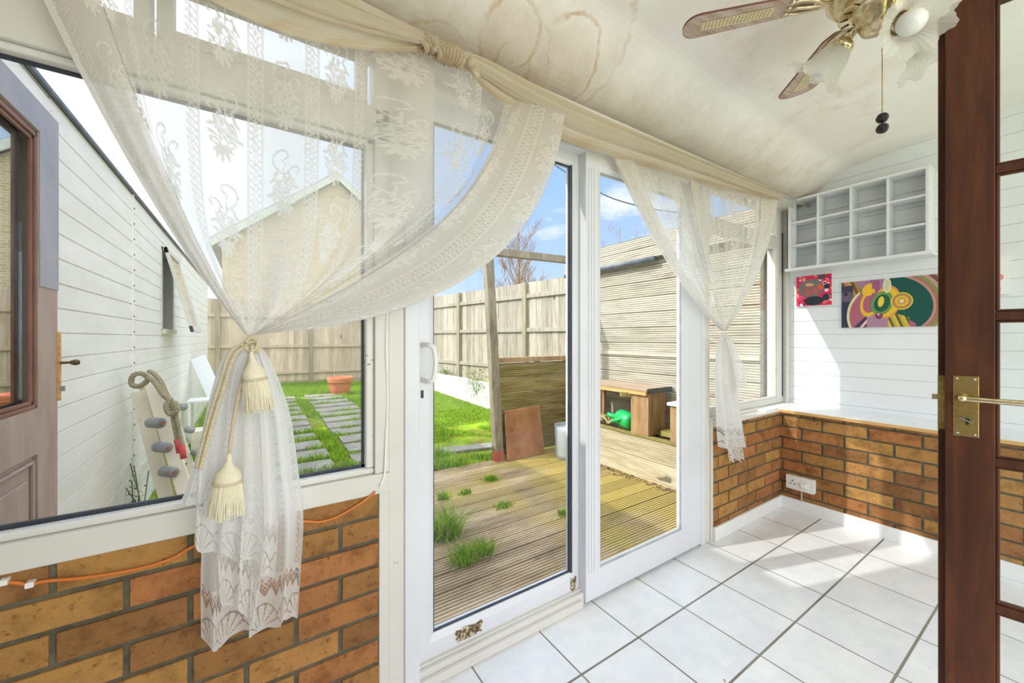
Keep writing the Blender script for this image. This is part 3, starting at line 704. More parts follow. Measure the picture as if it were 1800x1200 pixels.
# ------------------------------------------------------------------ paintings
def C3(r, g, b): return np.array(srgb(r, g, b)[:3])
def canvas(name, label, y_left, y_right, z0, z1, painter, nx=220, ny=140, depth=.016):
    """hangs on the boarded wall; y_left > y_right"""
    u, v = np.meshgrid(np.linspace(0, 1, nx), np.linspace(0, 1, ny))
    img = painter(u, v)
    V = np.stack([np.full_like(u, BX-depth-.003), y_left+(y_right-y_left)*u, z0+(z1-z0)*v], -1)
    Cc = np.concatenate([img, np.ones(img.shape[:2]+(1,))], -1)
    b = MB(); b.box(BX-depth-.0025, BX-.001, y_right, y_left, z0, z1)
    o = b.build(name, M['plastic_w'], bevel=.001); tag(o, label, 'painting')
    grid_obj('painted_front', V, nx, ny, M['art'], o, False, colors={'paint': Cc}); return o
def blend(img, mask, col): img[mask] = col
def ell(u, v, cx, cy, rx, ry, ang=0):
    c, s = math.cos(ang), math.sin(ang); x, y = u-cx, v-cy
    X, Y = x*c+y*s, -x*s+y*c; return np.sqrt((X/rx)**2+(Y/ry)**2)
def paint_big(u, v):
    x = u*1.9; y = v   # roughly square units
    im = np.zeros(u.shape+(3,)); im[:] = C3(160, 130, 110)
    im[:] = C3(150, 100, 116)
    blend(im, (x > 1.15) & (v > .0), C3(178, 140, 122))
    for k, (r, c) in enumerate(((1.42, C3(120, 84, 62)), (1.30, C3(196, 150, 140)), (1.20, C3(134, 148, 82)), (1.12, C3(164, 118, 100)), (1.03, C3(196, 140, 130)), (.96, C3(28, 84, 76)))):
        blend(im, (ell(x, y, 1.12, .46, .72*r, .58*r, -.25) < 1) & (x > .92), c)
    blend(im, (x < .95) & (y > .62), C3(168, 122, 150)); blend(im, (x > .62) & (x < .82) & (y > .6), C3(160, 92, 128))
    # striped fan top left
    a = np.arctan2(y-.55, x+.05); r = np.hypot(x+.05, y-.55)
    st = (r < .55) & (y > .56) & (x < .52); cols = [C3(150, 140, 58), C3(120, 88, 56), C3(206, 130, 100), C3(176, 160, 66), C3(140, 70, 66)]
    for k in range(5): blend(im, st & (((x*1.0+y*.45)*14).astype(int) % 5 == k), cols[k])
    blend(im, (x < .02+.5*(y-.0)) & (y < .92) & (y > .5) & (x < .26), C3(62, 60, 86)); blend(im, ell(x, y, .12, .68, .16, .11) < 1, C3(108, 92, 110)); blend(im, ell(x, y, .10, .74, .045, .04) < 1, C3(44, 46, 62))
    blend(im, (x < .16) & (y < .55), C3(52, 58, 78)); blend(im, (np.abs(np.hypot(x-.75, y-.25)-.60) < .028) & (x < .4), C3(222, 216, 168))
    blend(im, (np.hypot(x-.75, y-.25) < .57) & (x < .62), C3(176, 98, 118))
    blend(im, (y < .46-.9*(.78-x)) & (y > .36-.95*(.75-x)) & (x < .8), C3(66, 58, 84)); blend(im, (y < .36-1.0*(.75-x)) & (x < .72) & (x > .3), C3(96, 62, 66))
    blend(im, (np.abs(y-(.42-1.15*(.80-x))) < .035) & (x < .78) & (x > .42), C3(232, 206, 200))
    blend(im, (x > .55) & (x < 1.12) & (y < .30), C3(174, 132, 158)); blend(im, (x > 1.0) & (y < .36-.6*(x-1.0)) & (x < 1.5), C3(180, 96, 126))
    ss = (x > .98) & (x < 1.38) & (y < .28-.35*np.abs(x-1.12)); sc = [C3(216, 190, 74), C3(104, 92, 50), C3(190, 170, 70)]
    for k in range(3): blend(im, ss & (((x*18+y*8).astype(int)) % 3 == k), sc[k])
    e = ell(x, y, .62, .52, .20, .30, -.3); blend(im, (e < 1) & (e > .72) & (x < .72), C3(232, 184, 52))
    e = ell(x, y, .60, .80, .16, .12, .6); blend(im, (e < 1) & (x < .66), C3(238, 190, 60))
    e = ell(x, y, .96, .52, .26, .34, -.2); blend(im, e < 1, C3(222, 150, 96)); blend(im, e < .88, C3(236, 190, 48))
    e = ell(x, y, .86, .50, .21, .26, -.5); blend(im, e < 1, C3(110, 148, 82)); blend(im, e < .72, C3(34, 92, 74)); blend(im, ell(x, y, .84, .53, .06, .11, -.2) < 1, C3(236, 206, 70))
    e = ell(x, y, 1.24, .52, .19, .16, 0)
    for r, c in ((1.1, C3(222, 196, 70)), (.94, C3(150, 128, 60)), (.82, C3(210, 130, 100)), (.66, C3(228, 190, 60)), (.42, C3(206, 140, 96)), (.25, C3(226, 214, 150))): blend(im, e < r, c)
    blend(im, ell(x, y, .96, .86, .08, .15) < 1, C3(234, 228, 196)); blend(im, ell(x, y, .96, .86, .06, .12) < 1, C3(206, 204, 172))
    blend(im, ell(x, y, .80, .24, .075, .065) < 1, C3(92, 48, 62)); blend(im, ell(x, y, .80, .25, .055, .05) < 1, C3(160, 78, 104)); blend(im, ell(x, y, .79, .27, .02, .018) < 1, C3(236, 222, 220))
    return im*(.94+.08*rng.random(u.shape))[..., None]
def paint_small(u, v):
    r = np.random.default_rng(11); im = np.zeros(u.shape+(3,)); im[:] = C3(222, 44, 92)
    cols = [C3(240,236,240), C3(226,60,110), C3(236,92,140), C3(238,120,60), C3(206,30,70), C3(120,60,120), C3(244,150,120), C3(60,50,80)]
    for k in range(90):
        cx, cy = r.random(2); blend(im, ell(u, v, cx, cy, r.uniform(.02, .07), r.uniform(.02, .07), r.uniform(0, 3)) < 1, cols[r.integers(len(cols))])
    e = ell(u, v, .42, .58, .36, .30, .1); blend(im, e < 1, C3(122, 116, 116)); blend(im, ell(u, v, .42, .50, .28, .20) < 1, C3(150, 104, 100))
    blend(im, ell(u, v, .34, .46, .05, .09, .4) < 1, C3(196, 90, 80)); blend(im, ell(u, v, .55, .50, .05, .06) < 1, C3(206, 96, 76)); blend(im, ell(u, v, .68, .60, .07, .08, .6) < 1, C3(230, 92, 60))
    blend(im, ell(u, v, .38, .70, .12, .05, -.1) < 1, C3(226, 170, 120)); blend(im, ell(u, v, .5, .16, .28, .15) < 1, C3(48, 50, 60)); blend(im, ell(u, v, .84, .25, .10, .11) < 1, C3(40, 54, 72))
    blend(im, ell(u, v, .72, .92, .11, .09) < 1, C3(96, 80, 86)); blend(im, ell(u, v, .87, .60, .08, .09) < 1, C3(42, 44, 54)); blend(im, ell(u, v, .87, .48, .04, .05) < 1, C3(230, 226, 230))
    return im
def paint_dots(u, v):
    im = np.zeros(u.shape+(3,)); im[:] = C3(244, 240, 240); r = np.random.default_rng(3)
    for cy in (.12, .45, .80):
        for cx in (.15, .45, .80): blend(im, ell(u, v, cx+r.uniform(-.04, .04), cy+r.uniform(-.03, .03), .085, .10, r.uniform(-.6, .6)) < 1, [C3(226,120,130), C3(236,150,158), C3(214,96,110)][r.integers(3)])
    return im
a_, b_ = onX(1479, 497, BX-.02), onX(1478, 576, BX-.02)
yr = onX(1649, 484, BX-.02).y
canvas('painting', 'long abstract painting of a dark green swirl with yellow rings', a_.y, yr-.004, b_.z, a_.z, paint_big, 420, 240)
a2, b2 = onX(1400, 487, BX-.02), onX(1462, 535, BX-.02)
canvas('painting', 'small pink and red abstract painting under the left end of the shelf', a2.y, b2.y, b2.z, a2.z, paint_small, 150, 130)
c1, c2 = onX(1776, 448, BX-.02), onX(1776, 516, BX-.02)
canvas('painting', 'white canvas with pink spots seen through the glazed door', c1.y+.23, c1.y, c2.z, c1.z, paint_dots, 150, 130)

# ------------------------------------------------------------------ double socket on the brick
q0, q1 = onX(1382, 833, RX-.03), onX(1431, 866, RX-.03)
ys, yE = q0.y, q1.y; zc = (q0.z+CAMH-(0))/2
zt, zb_ = onX(1382, 833, RX-.03).z, onX(1382, 855.5, RX-.03).z
so = thing('wall_socket', 'white double wall socket on the brick close above the skirting', 'socket', (RX-.015, (ys+yE)/2, zb_))
b = MB(); b.box(RX-.028, RX+.006, yE, ys, zb_, zt); b.build('back_box', M['plastic_w'], so, bevel=.004)
b = MB(); b.box(RX-.034, RX-.028, yE-.001, ys+.001, zb_-.001, zt+.001); pl_ = b.build('face_plate', M['plastic_w'], so, bevel=.002)
b = MB(); W_ = ys-yE; zm = (zb_+zt)/2
cy = ys-W_*.24
for (ya, yb, za, zb3) in ((cy-.003, cy+.003, zm+.008, zm+.017), (cy-.016, cy-.008, zm-.010, zm-.004), (cy+.008, cy+.016, zm-.010, zm-.004)):
    b = MB(); b.box(RX-.0352, RX-.0338, ya, yb, za, zb3); b.build('pin_hole', M['black'], pl_)
for ya in (ys-.012, yE+.012): b = MB(); b.box(RX-.0352, RX-.0338, ya, ya+.004, zm-.002, zm+.002); b.build('screw', M['steel'], pl_)
b = MB(); cy = yE+W_*.34; b.prism([(RX-.034, cy+.020, zm+.012), (RX-.034, cy-.020, zm+.012), (RX-.034, cy-.012, zm-.016), (RX-.034, cy+.012, zm-.016)], (-.018, 0, 0)); b.build('plug_cover', M['plastic_w'], so, bevel=.004)
b = MB(); cy = ys-W_*.52; b.tube([(RX-.010, cy, zb_), (RX-.008, cy+.001, zb_-.03), (RX-.012, cy, .085), (RX-.020, cy+.001, .079)], .0045, 8); b.build('cable', M['cord'], so, smooth=True)
# small dark cup hook under the ledge
b = MB(); q = onX(1432, 741, RX-.008); b.tube(smooth_path([(RX-.004, q.y, .650), (RX-.012, q.y, .640), (RX-.012, q.y, .622), (RX-.018, q.y, .616)], 4), .0028, 8)
tag(b.build('cup_hook', M['black'], smooth=True), 'small dark hook screwed under the front edge of the ledge', 'hook')

# ------------------------------------------------------------------ ceiling fan with light kit
def camv(x, z): return Vector((x*SA+z*CA, -x*CA+z*SA, 0))
HUB = camv(1.055, 1.12); ZB = 2.165; CZ = ceil_z(HUB.y)
fan = thing('ceiling_fan', 'brass ceiling fan with cane inset blades and ruffled glass lamp shades', 'ceiling fan', (HUB.x, HUB.y, CZ))
b = MB(); b.lathe([(0, CZ+.01), (.07, CZ+.008), (.072, CZ-.03), (.05, CZ-.055), (.02, CZ-.06), (.018, ZB+.07), (.05, ZB+.065), (.115, ZB+.055), (.125, ZB+.03), (.12, ZB-.005), (.10, ZB-.03), (.06, ZB-.042), (0, ZB-.044)], (HUB.x, HUB.y, 0), n=40)
b.build('motor_housing', M['brass_bright'], fan, smooth=True)
b = MB(); b.lathe([(.060, ZB-.040), (.088, ZB-.050), (.092, ZB-.056), (.088, ZB-.062), (.070, ZB-.060), (.055, ZB-.066), (.048, ZB-.10), (.040, ZB-.118), (.018, ZB-.125), (0, ZB-.127)], (HUB.x, HUB.y, 0), n=36)
kit = b.build('light_fitter', M['brass_bright'], fan, smooth=True)
b = MB()
for k in range(16):
    b = MB(); a = 2*PI*k/16; c_ = Vector((HUB.x+math.cos(a)*.078, HUB.y+math.sin(a)*.078, ZB-.0615)); d_ = Vector((math.cos(a), math.sin(a), 0)); b.beam(c_-d_*.010, c_+d_*.010, .003, .002); b.build('vent_slot', M['black'], kit)
def cane_mat():
    t = NT('woven_cane'); sx = t.n.new('ShaderNodeSeparateXYZ'); t.link(t.tc.outputs['Object'], sx.inputs[0])
    c = t.ramp(t.noise(60), [(.3, srgb(224,206,160)), (.7, srgb(240,226,190))]); return t.pri(c, .7)
M['cane'] = cane_mat()
M['blade'] = wood_mat('limed_oak_blade', srgb(150,120,104), srgb(190,166,150), srgb(214,198,186), (1.2,14,8), .35, 3, 0, .05)
M['blade_edge'] = plain('blade_dark_edge', srgb(100,56,40), srgb(120,70,50), .5)
R_ = .52
def blade_outline(n=10):
    pts = []
    w0, w1 = .050, .066
    pts += [(.155, -w0*.62), (.19, -w0)]
    pts += [(R_-.05, -w1)]
    for k in range(1, n): a = -PI/2+PI*k/n; pts.append((R_-.05+.05*math.cos(a)**.8 if abs(math.cos(a)) > 1e-6 else R_-.05, w1*math.sin(a)))
    pts += [(R_-.05, w1), (.19, w0), (.155, w0*.62)]
    return pts
def fan_blade(az):
    Mb = Matrix.Translation((HUB.x, HUB.y, ZB)) @ Matrix.Rotation(az, 4, 'Z') @ Matrix.Rotation(math.radians(-11), 4, 'X')
    b = MB(); b.prism([Mb @ Vector((x, y, -.003)) for x, y in blade_outline()], Mb.to_3x3() @ Vector((0, 0, .006)))
    bl = b.build('blade', M['blade'], fan, bevel=.001)
    b = MB(); b.prism([Mb @ Vector((x*1.0+.001, y*1.035, -.0024)) for x, y in blade_outline()], Mb.to_3x3() @ Vector((0, 0, .0048))); b.build('edge_band', M['blade_edge'], bl)
    # cane mesh: dark backing with crossing strips
    b = MB(); x0_, x1_, hw = .27, .46, .021
    b.obox(Mb, x0_, x1_, -hw, hw, -.0038, -.0031); b.build('cane_backing', M['black'], bl)
    b = MB(); p = .0105
    for k in range(int((x1_-x0_)/p)+1):
        b.obox(Mb, x0_+k*p-.0022, x0_+k*p+.0022, -hw, hw, -.0046, -.0038)
    for k in range(5):
        y = -hw+2*hw*k/4; b.obox(Mb, x0_-.006, x1_+.006, y-.0026, y+.0026, -.0050, -.0042)
    for k in range(-1, int((x1_-x0_)/p)+1):
        pass
    b.build('cane', M['cane'], bl)
    b = MB()
    b.tube([Mb @ Vector(p_) for p_ in smooth_path([(.10, 0, -.012), (.13, .008, -.016), (.165, .026, -.010), (.20, .034, -.006), (.225, .030, -.005)], 5)], .0055, 8)
    b.tube([Mb @ Vector(p_) for p_ in smooth_path([(.10, 0, -.012), (.13, -.008, -.016), (.165, -.026, -.010), (.20, -.034, -.006), (.225, -.030, -.005)], 5)], .0055, 8)
    b.tube([Mb @ Vector(p_) for p_ in smooth_path([(.09, 0, -.010), (.15, 0, -.014), (.21, 0, -.006)], 5)], .006, 8)
    for yy in (.030, -.030, 0): b.lathe([(0, -.012), (.008, -.010), (.008, -.003)], Mb @ Vector((.222, yy, 0)), (0, 0, 1), 12)
    b.build('blade_bracket', M['brass_bright'], bl, smooth=True)
for camdeg in (163, 77, -19, -107):
    a = math.radians(camdeg); d_ = camv(math.cos(a), math.sin(a)); fan_blade(math.atan2(d_.y, d_.x))
def lamp_arm(camdeg, tilt=52, reach=.085, drop=.028, sc=.85, rk=1.0):
    a = math.radians(camdeg); d_ = camv(math.cos(a), math.sin(a)).normalized(); h = Vector((HUB.x, HUB.y, ZB-.085))
    ax = (d_*math.sin(math.radians(tilt))-Vector((0, 0, 1))*math.cos(math.radians(tilt))).normalized()
    neck = h+d_*reach+Vector((0, 0, -drop))
    b = MB(); b.tube(smooth_path([h+d_*.03, h+d_*.055+Vector((0,0,.004)), neck-ax*.004], 6), .0075, 10)
    b.lathe([(.0, -.004), (.018, -.002), (.026, .006), (.029, .014), (.029, .030), (.0265, .031)], neck, ax, 24)
    s = ax.cross(Vector((0, 0, 1))).normalized()
    for sgn in (1, -1): b.tube([neck+ax*.022+s*sgn*.028, neck+ax*.022+s*sgn*.040], .0022, 6); b.lathe([(0, 0), (.005, .001), (.005, .004), (0, .005)], neck+ax*.022+s*sgn*.038, s*sgn, 10)
    arm = b.build('lamp_arm', M['brass_bright'], fan, smooth=True)
    prof = [(.027, .018), (.034, .030), (.041, .050), (.045, .072), (.049, .092), (.060, .112), (.080, .126), (.094, .132)]
    prof = [(r_*(1.02+(rk-1)*min(1, i_/4)), .018+(h_-.018)*sc) for i_, (r_, h_) in enumerate(prof)]
    def ruf(t, a_, r, hh):
        k = max(0, (t-.55)/.45)**1.6
        return r*(1+.06*k*math.sin(a_*9)+.02*math.sin(a_*36)*min(1, t*3)), hh+.009*k*math.sin(a_*9+.7)
    b = MB(); b.lathe(prof, neck, ax, 144, ruf); shd = b.build('lamp_shade', M['frosted'], arm, smooth=True)
    b = MB(); b.lathe([(.012, .02), (.014, .04), (.026, .062), (.030, .080), (.026, .098), (.014, .110), (0, .113)], neck, ax, 24); b.build('bulb', M['plastic_w'], arm, smooth=True)
lamp_arm(122, 50, .070, .020, .80); lamp_arm(253, 54, .070, .072, .80, .80); lamp_arm(4, 50, .085, .028, .85, .92)
b = MB(); zt_, zb2 = ZB-.12, onY(1543, 238, HUB.y).z
HB = onX(1543, 238, HUB.x)
cx_, cy_ = HUB.x+.012, HUB.y-.004
n_ = int((zt_-(1.76))/.0065)
b.tube([(cx_, cy_, zt_), (cx_, cy_, 1.765)], .0011, 6)
for k in range(n_): b.lathe([(0, -.0019), (.0019, 0), (0, .0019)], (cx_, cy_, zt_-k*.0065), n=6)
chain = b.build('pull_chain', M['brass'], fan, smooth=True)
for k, zz_ in enumerate((1.792, 1.762)):
    b = MB(); b.lathe([(0, .0145), (.008, .0125), (.014, .004), (.0148, 0), (.014, -.004), (.008, -.0125), (0, -.0145)], (cx_, cy_, zz_), (.25, .3, .6), 20)
    b.build('chain_disc', M['black'], chain, smooth=True)

# ------------------------------------------------------------------ lace pattern (textile density over cloth coordinates, metres)
def make_motif(H=300, W=170):
    y, x = np.mgrid[0:H, 0:W].astype(float); x = x/W; y = y/H*1.76     # tile .1275 x .225
    im = np.zeros((H, W)); 
    def el(cx, cy, rx, ry, a=0): return ell(x, y, cx, cy, rx, ry, a)
    def flower(cx, cy, r):
        for k in range(5):
            a = 2*PI*k/5+.3; e = el(cx+math.cos(a)*r*.62, cy+math.sin(a)*r*.62, r*.46, r*.36, a)
            im[e < 1] = 1; im[(e < .45)] = .72
        im[el(cx, cy, r*.22, r*.22) < 1] = .1
    def stroke(pts, w):
        P_ = np.array([tuple(p)[:2] for p in smooth_path([(a, b_, 0) for a, b_ in pts], 10)])
        for (a, b_) in P_: im[(x-a)**2+(y-b_)**2 < w*w] = 1
    for (cx, cy) in ((.36, .78), (.52, .70), (.60, .84), (.45, .90), (.30, .92), (.56, .98), (.40, 1.02), (.66, .70)): flower(cx, cy, .088)
    for (cx, cy, a) in ((.24, .72, 2.4), (.76, .80, .2), (.30, .62, 2.0), (.74, .96, -.4), (.20, 1.02, 2.9), (.48, .58, 1.5), (.62, .58, 1.0)): im[el(cx, cy, .10, .035, a) < 1] = 1
    for k, a in enumerate((2.5, 2.0, 1.55, 1.1, .65)):      # bow / leaf fan
        L = (.24, .30, .32, .30, .24)[k]; im[el(.52+math.cos(a)*L*.6, 1.12+math.sin(a)*L*.6, L*.5, .042, a) < 1] = 1
    im[el(.36, 1.12, .13, .07, .3) < 1] = 1; im[el(.68, 1.10, .13, .07, -.3) < 1] = 1; im[el(.36, 1.12, .07, .03, .3) < 1] = .4; im[el(.68, 1.10, .07, .03, -.3) < 1] = .4
    stroke([(.42, .56), (.26, .42), (.24, .26), (.36, .14), (.52, .12), (.58, .22), (.50, .28)], .022)
    stroke([(.56, .56), (.66, .44), (.78, .40), (.84, .46), (.78, .52)], .020)
    stroke([(.46, .56), (.50, .40), (.44, .30)], .016)
    return im
MOT = make_motif()
PU, PV = .128, .225
def lace_density(u, v, dense=.0):
    """u across, v down (metres)"""
    k = np.floor(u/PU).astype(int); fu = u/PU-k
    d = np.where(k % 2 == 0, .53, .36)+dense                 # alternating closer and more open net
    vv = v/PV+np.where(k % 2 == 0, 0, .5); fv = vv-np.floor(vv)
    fx = np.where(k % 2 == 0, fu, 1-fu); 
    mx_ = np.clip(((fx-.12)/.76*(MOT.shape[1]-1)), 0, MOT.shape[1]-1).astype(int); my = (fv*(MOT.shape[0]-1)).astype(int)
    m = MOT[my, mx_]*((fx > .12) & (fx < .88))
    d = np.maximum(d, m*.93)
    # diamond ladder on the seam of each column
    s = np.abs(((fu+.5) % 1)-.5)*PU            # distance from seam
    lad = s < .0105; fd = (v/.017) % 1; dia = np.abs(np.abs(fd-.5)*2-(1-s/.0105))
    core = (s/.0105+np.abs(fd-.5)*2 < .35)
    d = np.where(lad, .38, d); d = np.where(lad & ((dia < .30) | core), .85, d)
    d = np.where((np.abs(s-.0125) < .0012) | (np.abs(s-.016) < .0008), .75, d)
    return np.clip(d, 0, .98)
def hem_density(u, w):
    """w: height above the hem edge; fans, eyelets and scallops"""
    p = .11; k = np.floor(u/p); fu = (u/p-k-.5)*p
    d = np.full(u.shape, .94)
    a = np.arctan2(w-.0, fu); r = np.hypot(fu, w)
    fan_ = (r > .014) & (r < .062) & (w > .004)
    petals = np.abs(((a/PI*7) % 1)-.5)
    d = np.where(fan_ & (petals > .40), .35, d); d = np.where(np.abs(r-.064) < .0022, .35, d)
    band = (w > .075) & (w < .13); ph = np.sin(u/p*2*PI*3)*.010+.1; d = np.where(band & (np.abs(w-ph) < .008), .30, d)
    chk = ((np.floor(u/.006)+np.floor(w/.006)) % 2 == 0); d = np.where(band & (np.abs(w-ph-.018) < .008) & chk, .12, d)
    return d
def interp_poly(pts, t):
    P_ = np.array([tuple(p) for p in pts], float); s = np.r_[0, np.cumsum(np.linalg.norm(np.diff(P_, axis=0), axis=1))]; s /= s[-1]
    return np.stack([np.interp(t, s, P_[:, k]) for k in range(P_.shape[1])], -1)
def curve(px, Y, n=14):
    return smooth_path([onY(u, v, Y) for u, v in px], n)

# ---- large lace curtain: fan of threads from rod to knot, pleated where it is gathered
def fan_panel(name, parent, rod, ctrl, knot, Yp, qmap, nu, nv, width, seed=0, amp=.012, kz=.03, dense=0, umul=1, stain=.1, ngather=9, fb=0.0, wgt=None):
    """rod, ctrl: callables q->(x,z); qmap: s->(q, depth)"""
    s = np.linspace(0, 1, nu); t = np.linspace(0, 1, nv); S, T = np.meshgrid(s, t)
    q, dep = qmap(S)
    rx, rz = rod(q); cx, cz = ctrl(q)
    kx_, kz_ = knot
    g = T**2.2
    # the gathers close to the knot are spread across a small neck
    nx_ = kx_+(q-.5)*.02; nz_ = kz_+np.abs(q-.5)*.012
    wq = wgt(q) if wgt else 1.0
    A, B, Cc = (1-T)**2, 2*T*(1-T)*wq, T**2
    sm_ = A+B+Cc; A, B, Cc = A/sm_, B/sm_, Cc/sm_
    X = A*rx+B*cx+Cc*nx_; Z = A*rz+B*cz+Cc*nz_
    ph = seed
    fold = np.sin(S*2*PI*ngather+ph)*amp*(.35+1.0*np.sin(PI*np.clip(T, 0, 1))**.6)*(1-g*.6)+np.sin(S*2*PI*ngather*2.7+1+ph)*amp*.35*(T)
    fold = fold*(1+fb*np.clip((q-.72)/.28, 0, 1)*np.sin(PI*np.clip(T, .02, 1))**.5)
    Z = Z+np.sin(S*2*PI*ngather*1.6+2)*amp*fb*.6*np.clip((q-.75)/.25, 0, 1)*np.sin(PI*T)
    Y = Yp+dep*(1-.55*g)+fold*(1-.3*g)
    V = np.stack([X, Y, Z], -1)
    L = np.concatenate([np.zeros((1, nu)), np.cumsum(np.linalg.norm(np.diff(V, axis=0), axis=2), 0)])
    D_ = lace_density(S*width*umul+.03, L, dense)
    D_ = np.clip(D_+.16*np.clip((q-.84)/.05, 0, 1)+.10*np.clip((.13-q)/.04, 0, 1), 0, .98)
    top = L < .035; D_ = np.where(top, .62, D_)
    edge = (S < .006) | (S > .994); D_ = np.where(edge, .9, D_)
    st = np.clip(stain*(1+np.sin(S*9+2)*.5), 0, 1)+np.clip(.25-L*.5, 0, .25)
    return grid_obj(name, V.astype(np.float32), nu, nv, M['lace'], parent, True, attrs={'lace': D_, 'stain': st})
YC = 1.150
def XZ(px): return np.array([[onY(u, v, YC).x, onY(u, v, YC).z] for u, v in px])
big = thing('lace_curtain', 'large white floral lace curtain gathered by a tasselled cord over the left window', 'curtain', (0, YC, 1.16))
QL, QR = .10, .885
bnd = XZ([(135, 10), (200, 165), (265, 296), (330, 390), (395, 480), (440, 545), (470, 548), (540, 515), (640, 455), (740, 405), (800, 355), (860, 300), (915, 225)])
XA, XB = onY(100, 0, YC).x, onY(915, 215, YC).x
mq = np.linspace(QL, QR, 25); mX = XA+(XB-XA)*(mq-QL)/(QR-QL); mZ = np.interp(mX, bnd[:, 0], bnd[:, 1])
e0 = onY(25, 0, YC); e1 = onY(985, 243, YC); c0, c1_ = XZ([(188, 290)])[0], XZ([(925, 552)])[0]; ci, cj = XZ([(278, 322)])[0], XZ([(822, 420)])[0]
rodq = np.r_[0, mq, 1.0]; rodp = np.vstack([[onY(-62, -150, YC).x, 2.10], np.stack([mX, np.where(mX > XB-.28, 2.10-(mX-(XB-.28))*.22, 2.10)], 1), [e1.x, 2.025]])
cX = mX.copy(); cZ = mZ.copy()
k_ = np.clip((mq-QL)/.10, 0, 1); cX = ci[0]*(1-k_)+cX*k_; cZ = ci[1]*(1-k_)+cZ*k_
k_ = np.clip((QR-mq)/.14, 0, 1); cX = cj[0]*(1-k_)+cX*k_; cZ = cj[1]*(1-k_)+cZ*k_
ctlp = np.vstack([c0, np.stack([cX, cZ], 1), c1_])
def rod1(q): return np.interp(q, rodq, rodp[:, 0]), np.interp(q, rodq, rodp[:, 1])
def ctl1(q): return np.interp(q, rodq, ctlp[:, 0]), np.interp(q, rodq, ctlp[:, 1])
def wgt1(q): return np.interp(q, [0, QL, .22, .72, QR, 1], [1, 1.1, 3.0, 3.0, 1.4, 1])
kp = onY(440, 592, YC); KN = (kp.x, kp.z)
def zig(S, s0, s1, q0, q1, n, depth):
    """fold back and forth between q0 and q1 n times while s runs s0..s1"""
    x = np.clip((S-s0)/(s1-s0), 0, 1)*n; tri = np.abs(((x+1) % 2)-1)
    return q0+(q1-q0)*tri, depth*np.sin(x*PI/2)
def qm1(S):
    # left pleat (3 layers), flat middle, right pleat (5 layers)
    a, b_ = .16, .62
    qL, dL = zig(S, 0, a, .0, .10, 3, .018)
    xm = np.clip((S-a)/(b_-a), 0, 1); qM = .10+xm*(.885-.10)
    qR, dR = zig(S, b_, 1, .875, 1.0, 7, .030)
    # a doubled vertical fold in the middle of the flat part (over the window post)
    bump = np.exp(-((S-.475)/.022)**2)
    qM = qM-np.where(np.abs(S-.465) < .05, np.sin((S-.465)/.05*PI)*.075, 0)
    q = np.where(S < a, qL, np.where(S < b_, qM, qR)); d = np.where(S < a, dL, np.where(S < b_, -.035*bump, dR))
    return q, -d
fan_panel('curtain_panel', big, rod1, ctl1, KN, YC, qm1, 760, 560, 2.5, 0, .010, stain=.08, ngather=11, fb=1.6, wgt=wgt1)

def tail_layer(name, parent, left, right, Yp, nf, amp, width, hemlen=.14, scallop=.012, nscal=3, nu=260, nv=300, seed=0, lapx=.012, dense=.42, mat='lace'):
    s = np.linspace(0, 1, nu); t = np.linspace(0, 1, nv); S, T = np.meshgrid(s, t)
    A = interp_poly(curve(left, Yp), t)[:, None, :]; B = interp_poly(curve(right, Yp), t)[:, None, :]
    S2 = S+lapx*np.sin(S*2*PI*nf+seed)*6*(.25+.75*T)*(np.sin(S*PI))
    V = A+(B-A)*S2[..., None]
    V[..., 1] += np.cos(S*2*PI*nf+seed)*amp*(.25+.75*T)+np.sin(S*PI*nf*4.3+seed*2)*amp*.25*T
    sc = np.abs(np.sin(S*PI*nscal+seed*.3))*scallop+np.abs(np.sin(S*PI*nscal*6))*.0022
    V[..., 2] -= (sc*np.clip((T-.9)/.1, 0, 1))
    L = np.concatenate([np.zeros((1, nu)), np.cumsum(np.linalg.norm(np.diff(V, axis=0), axis=2), 0)]); w = L[-1:, :]-L
    D_ = np.where(w < hemlen, hem_density(S*width, w), lace_density(S*width+.05, L, dense)); D_ = np.where(w < .006, .95, D_)
    D_ = np.where((S < .01) | (S > .99), .92, D_)
    return grid_obj(name, V, nu, nv, M[mat], parent, True, attrs={'lace': D_, 'stain': np.full(S.shape, .04)})
tail_layer('tail', big, [(436,596),(405,640),(380,720),(362,850),(352,1000),(352,1126)], [(448,596),(478,640),(508,720),(524,820),(534,920),(524,1075)], YC+.006, 3, .016, .62, nscal=2.3, scallop=.028, seed=.4)
tail_layer('tail', big, [(434,596),(396,632),(372,690),(352,790),(345,880),(343,942)], [(446,598),(466,660),(480,760),(488,860),(490,930),(484,1000)], YC-.022, 4, .013, .60, nscal=2.6, scallop=.030, seed=1.9)
tail_layer('tail', big, [(436,600),(410,660),(398,760),(388,880),(384,980),(388,1040)], [(444,600),(452,680),(456,780),(460,880),(462,990),(446,1080)], YC-.008, 2, .010, .34, nscal=1.4, scallop=.026, seed=3.0)
tail_layer('tail', big, [(428,600),(392,628),(368,700),(350,780),(330,850),(318,880)], [(432,602),(402,645),(384,720),(372,800),(362,850),(352,886)], YC+.02, 1, .008, .2, hemlen=.0, nscal=1, scallop=.004, nu=110, nv=200, seed=.9)

